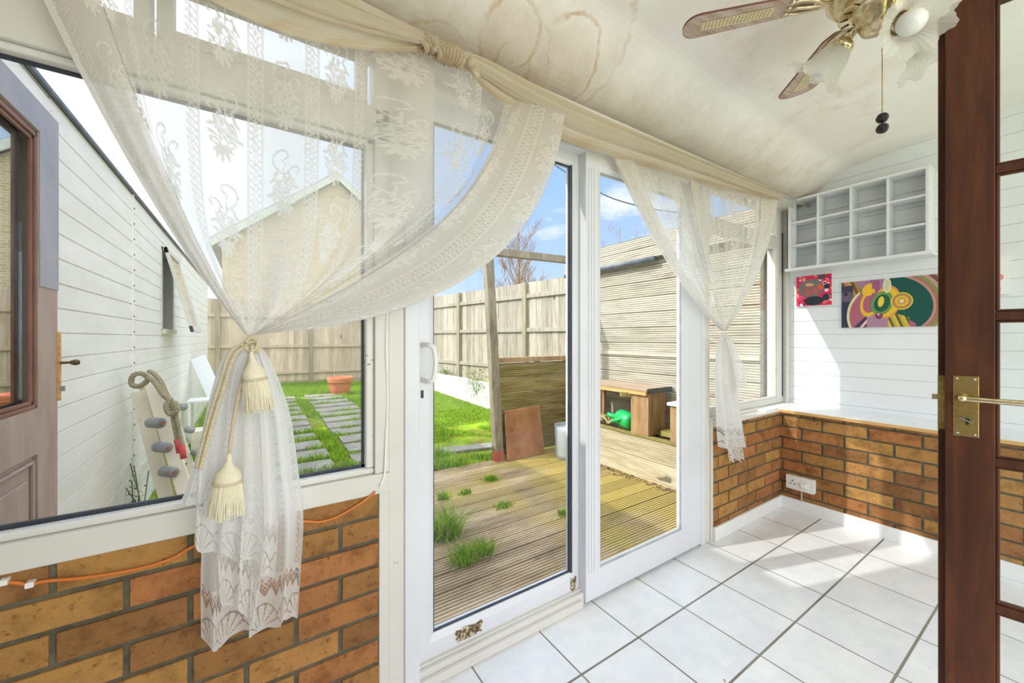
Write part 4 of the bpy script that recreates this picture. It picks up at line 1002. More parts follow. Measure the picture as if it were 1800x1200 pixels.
# tie-back cord with two tassels
tie = thing('tie_back', 'twisted cream cord with two tassels tied round the large lace curtain', 'curtain tie', tuple(onY(440, 600, YC-.05)))
YT = YC-.045
def twisted(mb, path, r=.0038, strands=3, pitch=.016, n=6):
    P_ = [Vector(p) for p in path]; L = 0; Ls = [0]
    for i in range(1, len(P_)): L += (P_[i]-P_[i-1]).length; Ls.append(L)
    N = max(12, int(L/pitch*8)); pts = []; Larr = np.array(Ls); Pa = np.array([tuple(p) for p in P_])
    ts = np.linspace(0, L, N); c = np.stack([np.interp(ts, Larr, Pa[:, k]) for k in range(3)], -1)
    for k in range(strands):
        out = []; ref = Vector((0, 1, .01))
        for i in range(N):
            d_ = Vector(c[min(i+1, N-1)]-c[max(i-1, 0)]).normalized(); a = d_.cross(ref).normalized(); b2 = d_.cross(a)
            th = ts[i]/pitch*2*PI+2*PI*k/strands; out.append(Vector(c[i])+(a*math.cos(th)+b2*math.sin(th))*r*.62)
        mb.tube(out, r*.62, n)
b = MB()
twisted(b, curve([(447,607),(425,606),(403,622),(388,668),(372,720),(356,780),(346,822)], YT+.005))
twisted(b, curve([(446,612),(428,611),(410,628),(396,672),(380,722),(364,778),(352,824)], YT))
twisted(b, curve([(444,606),(440,625),(428,660),(414,720),(406,770),(403,800)], YT-.006))
twisted(b, curve([(432,602),(440,592),(452,600),(450,612),(440,618),(430,610)], YT-.002))
twisted(b, curve([(428,610),(442,600),(456,606),(452,620)], YT+.002))
b.build('cord', M['cord'], tie, smooth=True)
def tassel(top, bot, parent, wpx):
    a = onY(*top, YT-.012); c_ = onY(*bot, YT-.012); H = (a-c_).length; ax = (c_-a).normalized()
    w = wpx/FPX*1.05
    b = MB(); b.lathe([(.002, 0), (.005, H*.04), (.006, H*.12), (.0105, H*.20), (w*.40, H*.30), (w*.46, H*.38), (w*.46, H*.44), (w*.40, H*.46)], a, ax, 28)
    td = b.build('tassel', M['tassel'], parent, smooth=True)
    b = MB(); r = random.Random(int(top[0]))
    s = ax.cross(Vector((0, 1, 0))).normalized(); f = ax.cross(s)
    for k in range(90):
        th = 2*PI*k/90; rr = w*.40*(1+.1*r.random()); e = (s*math.cos(th)+f*math.sin(th)); r2 = rr*r.uniform(1.1, 1.34)
        p0 = a+ax*H*.44+e*rr; p1 = a+ax*H*.66+e*rr*1.18; p2 = a+ax*H*r.uniform(.93, 1.03)+e*r2+s*r.uniform(-.003, .003)
        b.tube([p0, p1, p2], .0014, 4, False)
    b.build('skirt', M['tassel'], td)
    b = MB(); b.lathe([(w*.42, -.004), (w*.50, -.002), (w*.50, .003), (w*.42, .005)], a+ax*H*.46, ax, 28); b.build('binding', M['cord'], td, smooth=True)
tassel((441, 618), (456, 722), tie, 34)
tassel((403, 796), (396, 906), tie, 38)

# ---- smaller lace curtain on the right
YC2 = 1.175
sm = thing('lace_curtain', 'smaller white lace curtain drawn to a knot over the right hand window', 'curtain', tuple(onY(1272, 590, YC2)))
def XZ2(px): return np.array([[onY(u, v, YC2).x, onY(u, v, YC2).z] for u, v in px])
rq2 = np.array([0, .1, .3, .5, .7, .88, 1.0])
rp2 = XZ2([(1080, 276), (1105, 284), (1160, 300), (1215, 314), (1270, 328), (1330, 342), (1362, 350)])
rp2[-1, 0] = min(rp2[-1, 0], 3.37)
cp2 = XZ2([(1168, 480), (1190, 495), (1215, 490), (1240, 480), (1290, 460), (1335, 455), (1348, 470)])
k2 = onY(1272, 583, YC2)
def rod2(q): return np.interp(q, rq2, rp2[:, 0]), np.interp(q, rq2, rp2[:, 1])
def ctl2(q): return np.interp(q, rq2, cp2[:, 0]), np.interp(q, rq2, cp2[:, 1])
def qm2(S):
    a, b_ = .24, .76
    qL, dL = zig(S, 0, a, .0, .11, 3, .02); xm = np.clip((S-a)/(b_-a), 0, 1); qM = .11+xm*(.90-.11)
    qM = qM-np.where(np.abs(S-.50) < .06, np.sin((S-.50)/.06*PI)*.07, 0)
    qR, dR = zig(S, b_, 1, .90, 1.0, 3, .02)
    return np.where(S < a, qL, np.where(S < b_, qM, qR)), -np.where(S < a, dL, np.where(S < b_, .02*np.exp(-((S-.5)/.03)**2), dR))
fan_panel('curtain_panel', sm, rod2, ctl2, (k2.x, k2.z), YC2, qm2, 560, 380, 2.0, 2.0, .009, stain=.05, ngather=8)
tail_layer('tail', sm, [(1270,584),(1262,610),(1260,660),(1263,720),(1268,780),(1270,782)], [(1280,588),(1290,620),(1298,680),(1306,740),(1312,776),(1314,778)], YC2-.010, 3, .020, .35, nscal=2, scallop=.02, nu=160, nv=220, seed=.5, dense=.45)
tail_layer('tail', sm, [(1268,590),(1264,640),(1268,700),(1276,760),(1281,800),(1283,806)], [(1278,590),(1284,640),(1290,700),(1300,760),(1307,800),(1308,806)], YC2+.012, 2, .016, .30, nscal=2, scallop=.02, nu=140, nv=220, seed=1.5, dense=.45)
tail_layer('tail', sm, [(1276,596),(1284,626),(1288,650),(1290,668),(1291,680),(1292,690)], [(1284,590),(1296,622),(1306,645),(1309,655),(1309,664),(1309,672)], YC2-.03, 1, .012, .2, hemlen=0, nscal=1, scallop=.01, nu=80, nv=120, seed=2.5, dense=.3)
b = MB()
for (u0, v0, u1, v1) in ((1248,598,1266,592), (1248,598,1270,602), (1248,598,1276,588), (1260,594,1284,596), (1262,600,1284,590)): b.tube([onY(u0, v0, YC2+.01), onY((u0+u1)/2, (v0+v1)/2+3, YC2-.02), onY(u1, v1, YC2-.035)], .0012, 5)
b.lathe([(0, .006), (.004, .004), (.004, -.004), (0, -.006)], onY(1248, 598, 1.224), (0, 1, 0), 10)
b.tube([onY(1248, 598, 1.224), onY(1248, 598, YC2+.01)], .0016, 6)
tag(b.build('tie_back', M['cord'], smooth=True), 'thin string from a nail holding the smaller lace curtain', 'curtain tie')

# ---- cream swags draped over the rod
def swag_patch(name, parent, top, bot, Yp, nf, amp, bulge, nu=420, nv=70, seed=0, stain_bot=.6, und=0):
    t = np.linspace(0, 1, nu); s = np.linspace(0, 1, nv); Tt, S = np.meshgrid(t, s)
    A = interp_poly(curve(top, Yp), t)[None]; B = interp_poly(curve(bot, Yp), t)[None]
    V = A+(B-A)*S[..., None]
    fold = np.cos(S*2*PI*nf+seed+Tt*1.6)*amp*(1-.3*S)+np.sin(S*2*PI*nf*2.3+Tt*3+seed)*amp*.3
    V[..., 1] += -bulge*np.sin(PI*S)*(.6+.4*np.sin(PI*Tt))+fold
    V[..., 2] += np.sin(Tt*26+seed)*und*S+np.sin(S*2*PI*nf+seed)*amp*.5*np.sin(PI*S)
    n1 = np.sin(Tt*31+np.sin(S*7)*2)*.5+np.sin(Tt*71+S*9)*.3
    st = np.clip(.10+stain_bot*np.clip((S-.78)/.2, 0, 1)*(.6+.5*n1)+.18*np.clip(n1, 0, 1)+.25*np.clip((.12-S)/.12, 0, 1), 0, 1)
    return grid_obj(name, V, nu, nv, M['swag'], parent, True, attrs={'lace': np.full(S.shape, .97), 'stain': st})
YS = 1.125
swl = thing('curtain_swag', 'cream fabric swag draped along the ceiling left of the knot', 'swag', tuple(onY(755, 80, YS)))
swag_patch('drape', swl, [(330,-190),(430,-120),(520,-62),(600,-12),(680,32),(755,70)], [(150,-110),(270,-55),(350,-4),(430,36),(520,70),(620,90),(700,93),(757,88)], YS, 2.4, .013, .045, seed=.3)
swag_patch('drape', swl, [(330,-180),(430,-108),(520,-50),(600,2),(680,42),(757,74)], [(260,-110),(360,-52),(470,0),(560,34),(660,62),(757,82)], YS-.035, 2.0, .010, .018, seed=2.0, stain_bot=.35)
swr = thing('curtain_swag', 'narrow cream fabric swag running from the knot to the corner by the shelf', 'swag', tuple(onY(820, 105, YS)))
swag_patch('drape', swr, [(800,90),(850,108),(920,144),(1000,184),(1100,230),(1200,270),(1300,312),(1368,342)], [(805,106),(850,156),(910,202),(1000,248),(1080,274),(1160,298),(1260,328),(1368,352)], YS+.03, 2.6, .012, .03, seed=1.0)
swag_patch('drape', swr, [(800,90),(850,106),(920,142),(1000,182),(1100,228),(1200,270),(1300,314),(1368,343)], [(800,102),(850,132),(920,174),(1000,216),(1100,254),(1200,292),(1300,328),(1368,350)], YS+.0, 1.6, .010, .018, seed=3.0, stain_bot=.3)
# knot of gathered cloth
kn = thing('fabric_knot', 'bunched knot of stained cream fabric tying the swag to the ceiling', 'knot', tuple(onY(780, 98, YS-.02)))
def crumple(path, r0, name, seed, nr=15, nu=180, nv=40):
    P_ = interp_poly(curve(path, YS-.03), np.linspace(0, 1, nu)); r = np.random.default_rng(seed)
    th = np.linspace(0, 2*PI, nv); t = np.linspace(0, 1, nu); TH, TT = np.meshgrid(th, t)
    rad = r0*(.72+.38*np.sin(PI*TT)**.5)*(1+.17*np.sin(TT*2*PI*nr+np.sin(TH*2)*1.1)+.10*np.sin(TH*3+TT*8)+.06*np.sin(TH*7+TT*31))
    d_ = np.gradient(P_, axis=0); d_ /= np.linalg.norm(d_, axis=1)[:, None]; up_ = np.array([0, 1, 0.]); a = np.cross(d_, up_); a /= np.linalg.norm(a, axis=1)[:, None]; b_ = np.cross(d_, a)
    V = P_[:, None]+rad[..., None]*(np.cos(TH)[..., None]*a[:, None]+np.sin(TH)[..., None]*b_[:, None])
    st = np.clip(.35+.3*np.sin(TT*2*PI*nr), 0, 1)
    return grid_obj(name, V, nv, nu, M['swag'], kn, True, attrs={'lace': np.full(TT.shape, .99), 'stain': st})
crumple([(740, 84), (752, 76), (764, 84), (768, 96)], .021, 'fabric_fold', 1, 5)
crumple([(764, 92), (780, 92), (800, 100), (815, 112)], .024, 'fabric_fold', 2, 8)
crumple([(805, 98), (822, 100), (832, 118), (838, 138)], .013, 'fabric_fold', 3, 3)
# curtain rod behind the swags
b = MB(); b.tube([(-.66, 1.165, 2.085), (3.395, 1.175, 2.12)], .008, 10); tag(b.build('curtain_rod', M['paint'], smooth=True), 'slim rod along the top of the windows carrying both lace curtains', 'curtain rod')

# ---- orange cable clipped under the left sill, white cable down the post
op = [onY(u, v, WY-.016) for u, v in [(-60,1016),(0,1023),(30,1024),(52,1028),(80,1021),(150,1015),(240,1000),(300,982),(345,958),(420,935),(500,920),(537,916),(562,917),(590,909),(620,893),(645,876),(660,864)]]
b = MB(); b.tube(smooth_path(op, 6), .0035, 8); oc = b.build('orange_cable', M['cable_o'], smooth=True); tag(oc, 'orange cable tacked along the brick under the left window sill', 'cable')
for (u, v) in ((6, 1024), (52, 1028)): b = MB(); p = onY(u, v, WY-.020); b.box(p.x-.006, p.x+.006, p.y-.004, p.y+.012, p.z-.005, p.z+.006); b.build('clip', M['plastic_w'], oc, bevel=.001)
b = MB(); b.tube(smooth_path([onY(680, 545, WY-.006), onY(679, 620, WY-.008), onY(681, 700, WY-.006), onY(678, 780, WY-.009), onY(676, 830, WY-.012), onY(668, 855, WY-.016)], 8), .0035, 8)
tag(b.build('white_cable', M['plastic_w'], smooth=True), 'thin white cable running down the post beside the patio door', 'cable')

# ================================================================== OUTSIDE
GZ = -.08
def gz(y): return GZ+max(0, (y-4)*.0185)
# garden ground
nx_g, ny_g = 60, 70
gx, gy = np.meshgrid(np.linspace(-30, 40, nx_g), np.r_[np.linspace(-12, 1, 6), np.linspace(1.35, 12, 50), np.linspace(13, 60, 14)])
V = np.stack([gx, gy, np.where(gy < 4, GZ-.02, np.minimum(GZ+(gy-4)*.0185, .06)-.02)], -1)
V[..., 2] = np.where(gy < 1.3, -.14, V[..., 2]); V[..., 2] -= .01*(rng.random(gx.shape))
g = grid_obj('ground', V, nx_g, ny_g, M['lawn'], None); struct(g)
# grooved decking
b = MB()
def ribbed(mb, axis, a0, a1, s0, s1, face, outv, board, pitch, depth, gap=.006, thick=.02, r=None):
    """grooved boards. axis: direction the grooves run ('x' with section along y on top; 'yz' along y section along z; 'xz' along x section along z)"""
    s = s0; i = 0
    while s < s1-.01:
        e = min(s+board-gap, s1); prof = []; z = s; n = max(2, int(round((e-s)/pitch)))
        for k in range(n):
            w = (e-s)/n; prof += [(s+k*w, 0), (s+k*w+w*.58, 0), (s+k*w+w*.66, -depth), (s+k*w+w*.92, -depth)]
        prof += [(e, 0), (e, -thick), (s, -thick)]
        jit = (r.uniform(-.002, .002) if r else 0)
        base = len(mb.v)
        for (q, d_) in prof:
            for aa in (a0, a1):
                dd = face+outv*(d_+jit)
                mb.v.append({'x': (aa, q, dd), 'yz': (dd, aa, q), 'xz': (aa, dd, q)}[axis])
        N = len(prof)
        for k in range(N): mb.f.append((base+2*k, base+2*k+1, base+2*((k+1) % N)+1, base+2*((k+1) % N)))
        mb.f.append(tuple(base+2*k for k in range(N))[::-1]); mb.f.append(tuple(base+2*k+1 for k in range(N)))
        s += board; i += 1
ribbed(b, 'x', -.66, 3.19, 1.36, 3.42, GZ, 1, .1375, .0225, .007, .006, .03, random.Random(2))
o = b.build('decking', M['deck']); struct(o)
b = MB(); b.box(-.9, 3.4, WY+.10, 1.36, -.35, -.02); o = b.build('outer_sill', M['mortar']); struct(o)

# ---- white boarded building on the left (side extension)
SX = -.68; SE = 8.87
sb = thing('side_building', 'single storey white shiplap building running down the left side of the garden', 'building', (-1.6, 5.1, GZ))
b = MB()
hole = (4.62, 5.22, 1.22, 1.98)
def top_z(y): return 2.165-.022*(y-1.4)
dh = (1.50, 2.335, GZ-.1, onX(86, 204, SX+.012).z)       # doorway in the same wall
for (a0, a1, z0, z1) in ((1.345, dh[0], GZ-.1, 2.13), (dh[0], dh[1], dh[3]+.004, 2.13), (dh[1], hole[0], GZ-.1, 2.13), (hole[1], SE, GZ-.1, 2.13), (hole[0], hole[1], GZ-.1, hole[2]), (hole[0], hole[1], hole[3], 2.13)):
    # courses stay level all along the wall
    ph = GZ-.1+.1045*math.ceil((z0-(GZ-.1))/.1045-1e-6)
    if ph > z0+.001: shiplap(b, 'y', SX, a0, a1, z0, ph, .1045, .008, .010, 1)
    shiplap(b, 'y', SX, a0, a1, ph, z1, .1045, .008, .010, 1)
    b.box(SX-.06, SX-.012, a0, a1, z0, z1)
b.box(-3.5, -3.4, 1.345, SE, GZ-.1, 2.13); b.box(-3.5, SX-.02, SE-.06, SE-.001, GZ-.1, 2.13); b.box(-3.5, SX-.02, 1.345, 1.40, GZ-.1, 2.13)
b.build('shiplap_wall', M['board_ext'], sb)
b = MB(); b.box(-3.55, SX+.018, 1.36, SE+.04, 2.13, 2.146); b.build('roof_edge', M['dark_metal'], sb)
b = MB(); b.box(SX, SX+.008, 3.605, 3.625, GZ, 2.13); b.build('joint_strip', M['board_ext'], sb)
z = .05
while z < 2.1: b = MB(); b.lathe([(.006, 0), (.005, .004), (0, .005)], (SX+.008, 3.615, z), (1, 0, 0), 8); b.build('nail', M['black'], sb); z += .1045
# open casement
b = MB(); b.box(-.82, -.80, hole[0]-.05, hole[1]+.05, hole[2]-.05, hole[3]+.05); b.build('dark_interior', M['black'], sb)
wn_ = MB(); w = .03
wn_.box(SX-.04, SX+.004, hole[0], hole[0]+w, hole[2], hole[3]); wn_.box(SX-.10, SX+.004, hole[1]-w, hole[1], hole[2], hole[3]); wn_.box(SX-.10, SX+.03, hole[0], hole[1], hole[2]-.02, hole[2]+.02); wn_.box(SX-.1, SX+.004, hole[0], hole[1], hole[3]-w, hole[3])
wn_.box(SX-.07, SX-.03, 4.88, 4.91, hole[2], hole[3]); wf_ = wn_.build('window_frame', M['paint'], sb)
b = MB(); A_ = math.radians(14); Ms = Matrix.Translation((SX+.012, 0, hole[3]-.01)) @ Matrix.Rotation(-A_, 4, 'Y')
for args in ((0,.025, hole[0], hole[0]+.05, -.78, 0), (0,.025, hole[1]+.0, hole[1]+.05, -.78, 0), (0,.025, hole[0], hole[1]+.05, -.78, -.725), (0,.025, hole[0], hole[1]+.05, -.05, 0)): b.obox(Ms, *args)
sa = b.build('open_casement', M['paint'], sb)
b = MB(); b.obox(Ms, .01, .014, hole[0]+.05, hole[1], -.725, -.05); b.build('glass_pane', M['glass_ext'], sa)
# side door
sd = thing('side_door', 'half glazed faded brown door in the white boarded side wall', 'door', (SX, 1.94, GZ))
dy0, dy1 = 1.50, 2.33; DX = SX+.012
def dP(u, v): return onX(u, v, DX)
gzb, gzt, gy1 = dP(50, 705).z, dP(50, 243).z, dP(50, 500).y
b = MB(); zt2 = dP(86, 204).z
b.box(SX-.03, DX+.010, gy1+.045, dy1, GZ+.02, zt2); b.box(SX-.03, DX+.010, dy0, dy0+.10, GZ+.02, zt2)
b.box(SX-.03, DX+.010, dy0+.1, gy1+.045, gzt+.045, zt2); b.box(SX-.03, DX+.010, dy0+.1, gy1+.045, gzb-.20, gzb-.03); b.box(SX-.03, DX+.010, dy0+.1, gy1+.045, GZ+.02, .14)
b.box(SX-.03, DX-.004, dy0+.1, gy1+.045, .10, gzb-.1)
b.build('door_leaf', M['brown_door'], sd, bevel=.003)
b = MB(); b.box(DX+.010, DX+.013, gy1+.048, dy1-.002, 1.35, zt2-.002); b.box(DX+.010, DX+.013, dy0, gy1+.048, gzt+.048, zt2-.002); b.build('weathered_paint', M['mauve'], sd)
b = MB()
for k, (w_, d_) in enumerate(((.045, .006), (.030, .012), (.015, .006))):
    y1_ = gy1+w_; b.box(DX-.004, DX+d_, y1_-.014, y1_, gzb-w_, gzt+w_); b.box(DX-.004, DX+d_, dy0+.1, y1_, gzt+w_-.014, gzt+w_); b.box(DX-.004, DX+d_, dy0+.1, y1_, gzb-w_, gzb-w_+.014)
b.build('glazing_moulding', M['brown_mould'], sd, bevel=.003)
b = MB(); b.box(SX-.01, SX-.006, dy0+.09, gy1+.01, gzb-.01, gzt+.01); b.build('glass_pane', M['glass_ext'], sd)
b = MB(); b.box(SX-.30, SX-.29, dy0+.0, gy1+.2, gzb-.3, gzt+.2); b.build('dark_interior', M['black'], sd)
b = MB(); pz1, pz0 = gzb-.22, .16; py = gy1+.03
b.box(DX-.004, DX+.008, py-.012, py, pz0, pz1); b.box(DX-.004, DX+.008, dy0+.1, py, pz1-.012, pz1); b.prism([(DX-.004, dy0+.1, pz0), (DX-.004, py-.05, pz0), (DX-.004, py-.05, pz1-.06), (DX-.004, dy0+.1, pz1-.06)], (.009, 0, 0)); b.build('lower_panel', M['brown_door'], sd, bevel=.004)
lk0, lk1 = dP(92, 705).z, dP(92, 583).z
b = MB(); b.box(DX-.02, DX+.018, dy1-.012, dy1+.006, lk0, lk1); lk = b.build('lock_case', M['oak'], sd)
kz_ = dP(100, 637).z
b = MB(); b.lathe([(.012, 0), (.006, .004), (.005, .028), (.009, .034), (.0125, .044), (.009, .056), (0, .058)], (DX+.014, dy1-.003, kz_), (1, .15, 0), 16); b.build('door_knob', brass('tarnished_brass', srgb(128,106,78), srgb(98,80,60), .4), lk, smooth=True)
b = MB(); b.box(DX+.018, DX+.030, dy1-.008, dy1+.004, kz_-.115, kz_-.095); b.build('latch', M['rubber'], lk)

# ---- far fence
def fence(name, label, p0, p1, h, ground, mat, rails, posts, seed, board=.098, rail_side=1, gravel=.0, zb=.08):
    r = random.Random(seed); a = Vector((*p0, 0)); d_ = Vector((*p1, 0))-a; L = d_.length; d_.normalize(); nn = Vector((-d_.y, d_.x, 0))*rail_side
    f = thing(name, label, 'fence', (p0[0], p0[1], ground)); x = 0; k = 0
    Mx = Matrix(((d_.x, nn.x, 0, a.x), (d_.y, nn.y, 0, a.y), (0, 0, 1, ground), (0, 0, 0, 1)))
    b = MB()
    while x < L:
        w_ = board*r.uniform(.94, 1.05); b.obox(Mx, x+.0015, min(x+w_, L), -.02+(k % 2)*.005, -.008+(k % 2)*.005, zb, h+r.uniform(-.006, .004)); x += w_; k += 1
    b.build('boards', mat, f)
    for z in rails:
        b = MB(); b.obox(Mx, 0, L, -.003, .035, z-.035, z+.035); b.build('rail', mat, f, bevel=.004)
    if gravel:
        b = MB(); b.obox(Mx, 0, L, -.02, .03, 0, gravel); b.build('gravel_board', M['fence_post'], f)
    for x in posts:
        b = MB(); b.obox(Mx, x-.048, x+.048, -.04, .055, -.25, h+.0); b.build('post', M['fence_post'], f, bevel=.004)
    return f
FY = 10.7
fence('back_fence', 'pinkish brown closeboard fence across the end of the garden', (-1.55, FY), (3.31, FY), 2.02-.04, .04, M['fence_far'], [.30, .93, 1.62], [.90, 2.73, 4.58], 4, .098, -1, .10, .10)
fA = Vector((3.28, 10.7)); fB = Vector((4.42, 2.55)); fl_ = (fA-fB).length
P1 = Vector((3.71, 7.62)); P2 = Vector((4.0, 5.58))
dfn = (P2-P1).normalized(); fA = P1-dfn*3.1; fB = P2+dfn*2.0
fence('side_fence', 'grey weathered closeboard fence with square posts along the right boundary', tuple(fA), tuple(fB), 1.86, .27, M['fence'], [.36, 1.03, 1.62], [.98, 3.1, 3.1+(P2-P1).length, 3.1+(P2-P1).length+1.95], 5, .13, -1, .0, .02)
# raised bed in front of it with a white rendered wall
b = MB(); b.prism([(3.40, 3.5, GZ-.05), (3.44, 3.5, GZ-.05), (3.52, 10.6, .0), (3.42, 10.6, .0)], (0, 0, .001)); b = MB()
pts = [(3.40, 3.45), (3.37, 5.0), (3.36, 6.2), (3.37, 7.4), (3.36, 8.8), (3.25, 10.5)]
for i in range(len(pts)-1):
    (x0, y0), (x1, y1) = pts[i], pts[i+1]; h0, h1 = .40-.01*i, .40-.01*(i+1)
    b.v += [(x0,y0,GZ-.1),(x0+.12,y0,GZ-.1),(x1+.12,y1,GZ-.1),(x1,y1,GZ-.1),(x0,y0,h0),(x0+.12,y0,h0),(x1+.12,y1,h1),(x1,y1,h1)]
    n = len(b.v)-8; b.f += [tuple(n+k for k in q) for q in ((3,2,1,0),(4,5,6,7),(0,1,5,4),(1,2,6,5),(2,3,7,6),(3,0,4,7))]
rb = b.build('garden_wall', M['white_render']); tag(rb, 'low white rendered wall holding the raised bed along the right fence', 'wall')
b = MB(); b.v = [(3.44,3.45,.30),(4.4,3.45,.30),(3.44,10.6,.30),(3.2,10.6,.30)]; b = MB(); b.prism([(3.46,3.45,.2),(4.30,3.45,.2),(3.78,7.6,.2),(3.34,10.5,.2),(3.44,8.8,.2)], (0, 0, .12)); o = b.build('flower_bed', M['lawn']); struct(o)
def leaves(name, label, cat, spots, n, size, seed, mat, twigs=True):
    r = random.Random(seed); b = MB()
    for (c_, rad) in spots:
        c_ = Vector(c_)
        for k in range(n):
            p = c_+Vector((r.gauss(0, rad[0]), r.gauss(0, rad[1]), r.gauss(0, rad[2]))); s = size*r.uniform(.6, 1.3)
            a = Vector((r.uniform(-1,1), r.uniform(-1,1), r.uniform(-1,1))).normalized(); q = a.cross(Vector((0,0,1))).normalized(); n0 = len(b.v)
            b.v += [tuple(p-a*s), tuple(p-q*s*.45), tuple(p+a*s), tuple(p+q*s*.45)]; b.f.append((n0, n0+1, n0+2, n0+3))
        if twigs:
            for k in range(10): p = c_+Vector((r.gauss(0, rad[0]), r.gauss(0, rad[1]), 0)); b.tube([c_-Vector((0,0,rad[2]*1.6)), (c_+p)/2+Vector((0,0,.02)), p+Vector((0,0,r.uniform(-.5,1)*rad[2]))], .003, 4, False)
    return tag(b.build(name, mat), label, cat)
leaves('ivy_plant', 'grey green shrub spilling over the white garden wall behind the leaning post', 'plant', [((3.42, 6.35, .50), (.10, .22, .10)), ((3.36, 6.2, .32), (.05, .22, .12)), ((3.44, 5.7, .45), (.09, .2, .08))], 170, .022, 3, M['leaf'])
leaves('ivy_plant', 'small low shrub at the foot of the side fence beside the first fence post', 'plant', [((3.50, 7.9, .42), (.05, .12, .05))], 300, .02, 8, M['leaf'])

# ---- outbuilding clad in grooved boards
OX = 3.20
ob = thing('outbuilding', 'shed wall of pale grooved timber boards with dark flashing outside the right hand window', 'shed', (OX+.5, 2.35, GZ))
b = MB(); rr = random.Random(9); ribbed(b, 'yz', 1.42, 3.50, GZ, 1.90, OX, -1, .150, .0205, .008, .005, .02, rr); b.build('cladding', M['shed'], ob)
b = MB(); b.box(OX+.022, OX+.7, 1.42, 3.50, GZ-.1, 1.95); b.build('frame', M['shed'], ob)
b = MB(); ribbed(b, 'yz', 1.42, 3.56, 1.925, 2.14, OX-.075, -1, .107, .0205, .007, .005, .02, rr); b.build('fascia', M['shed'], ob)
b = MB(); b.box(OX-.055, OX+.72, 1.40, 3.55, 1.93, 2.125); b.build('roof_box', M['shed'], ob)
b = MB(); b.tube([(OX-.07, 2.30, 1.905), (OX-.07, 3.55, 1.90)], .028, 12); b.build('flashing', M['dark_metal'], ob, smooth=True)
b = MB(); ribbed(b, 'yz', 1.42, 3.5, .985, 1.03, OX-.012, -1, .045, .015, .002, .001, .012, rr); b.build('batten', M['shed'], ob)

# ---- leaning door-height frame with a ribbed panel
lf = thing('timber_arch', 'tall leaning grey timber arch with a grooved board panel in its lower half', 'arch', (2.1, 3.4, GZ))
T0, B0 = onY(857, 436, 3.40), onY(876, 806, 3.36); T1 = onY(1012, 454, 3.40)
B0.z = GZ
b = MB(); b.beam(T0+Vector((.0,0,.01)), B0, .075, .09, (1, 0, 0)); b.build('post', M['frame_wood'], lf, bevel=.003)
dv = (T1-T0); b = MB(); b.beam(T0+Vector((.04, 0, -.03)), T0+dv*1.0+Vector((0, 0, -.03)), .075, .075); b.build('top_rail', M['frame_wood'], lf, bevel=.003)
b = MB(); b.beam(B0+(T0-B0).normalized()*.10+Vector((0, -.0, 0)), B0+Vector((0, 0, .003)), .079, .094, (1, 0, 0)); b.build('painted_foot', M['redbase'], lf)
b = MB(); ribbed(b, 'xz', 2.11, 3.10, GZ+.02, .905, 3.41, -1, .160, .0225, .006, .004, .02, rr); b.build('board_panel', M['panel_wood'], lf)
b = MB(); b.box(2.05, 3.10, 3.40, 3.47, .905, .955); b.build('cap_rail', M['box_wood'], lf, bevel=.004)
for x_ in (2.60, 3.03): b = MB(); b.box(x_, x_+.06, 3.435, 3.48, GZ, .90); b.build('support', M['panel_wood'], lf)

# ---- rusty ribbed slab leaning on the panel
q = [onY(u_, 600, 3.27) for u_ in (893, 958)]
for q_ in q: q_.z = GZ+.003
up1 = onY(887, 722, 3.362)-q[0]; up2 = onY(948, 712, 3.362)-q[1]
b = MB(); b.prism([q[0], q[1], q[1]+up2, q[0]+up1], (.0, .022, 0)); rs = b.build('leaning_slab', M['rust_slab'], bevel=.004); tag(rs, 'reddish brown ribbed slab leaning against the low grooved panel', 'slab')
b = MB()
for k in range(1, 18):
    t = k/18; a = q[0].lerp(q[1], t)+Vector((0, -.003, 0)); c_ = (q[0]+up1).lerp(q[1]+up2, t)+Vector((0, -.003, 0)); b.beam(a.lerp(c_, .03), a.lerp(c_, .97), .007, .004, (0, 1, 0))
for k in range(1, 20):
    t = k/20; a = q[0].lerp(q[0]+up1, t)+Vector((0, -.003, 0)); c_ = q[1].lerp(q[1]+up2, t)+Vector((0, -.003, 0)); b.beam(a.lerp(c_, .04), a.lerp(c_, .96), .003, .003, (0, 1, 0))
b.build('ribbing', M['rust_slab'], rs)

# ---- white bucket inside a clear tub
p = onZ(1000, 803, GZ); bk = thing('white_bucket', 'white bucket standing in a clear plastic tub beside the leaning slab', 'bucket', tuple(p))
b = MB(); b.lathe([(0, .02), (.115, .02), (.120, .03), (.122, .28), (.124, .30), (.118, .302), (.0, .302)], p, n=40); b.build('bucket_body', M['plastic_w'], bk, smooth=True)
b = MB(); b.lathe([(0, .002), (.130, .002), (.140, .012), (.150, .33), (.155, .335), (.150, .338), (.146, .33), (.136, .014), (0, .006)], p, n=40); b.build('clear_tub', M['clear'], bk, smooth=True)

# ---- planter, table top, boxes, watering can
PX = 2.86
pn = thing('planter', 'long pale grooved timber planter against the shed wall', 'planter', (3.03, 2.6, GZ))
b = MB(); ribbed(b, 'yz', 1.86, 3.04, GZ, .285, PX, -1, .182, .0205, .006, .004, .02, rr); b.build('front_board', M['planter'], pn)
for y_ in (1.86, 3.02): b = MB(); b.box(PX+.005, 3.195, y_, y_+.02, GZ, .285); b.build('end_board', M['planter'], pn)
b = MB(); b.box(PX+.022, 3.195, 1.88, 3.02, GZ, .272); b.build('soil', plain('dry_soil', srgb(92,78,56), srgb(140,122,84), .95, 20, bstr=.8), pn)
b = MB(); b.box(PX-.006, PX+.05, 1.86, 3.04, .283, .298); b.build('mossy_edge', plain('mossy_edge', srgb(120,112,56), srgb(158,148,84), .95, 20, bstr=.7), pn)
tb = thing('garden_bench', 'brown board bench top with dark edging carried on the planter beside the tall box', 'bench', (3.0, 2.6, .30))
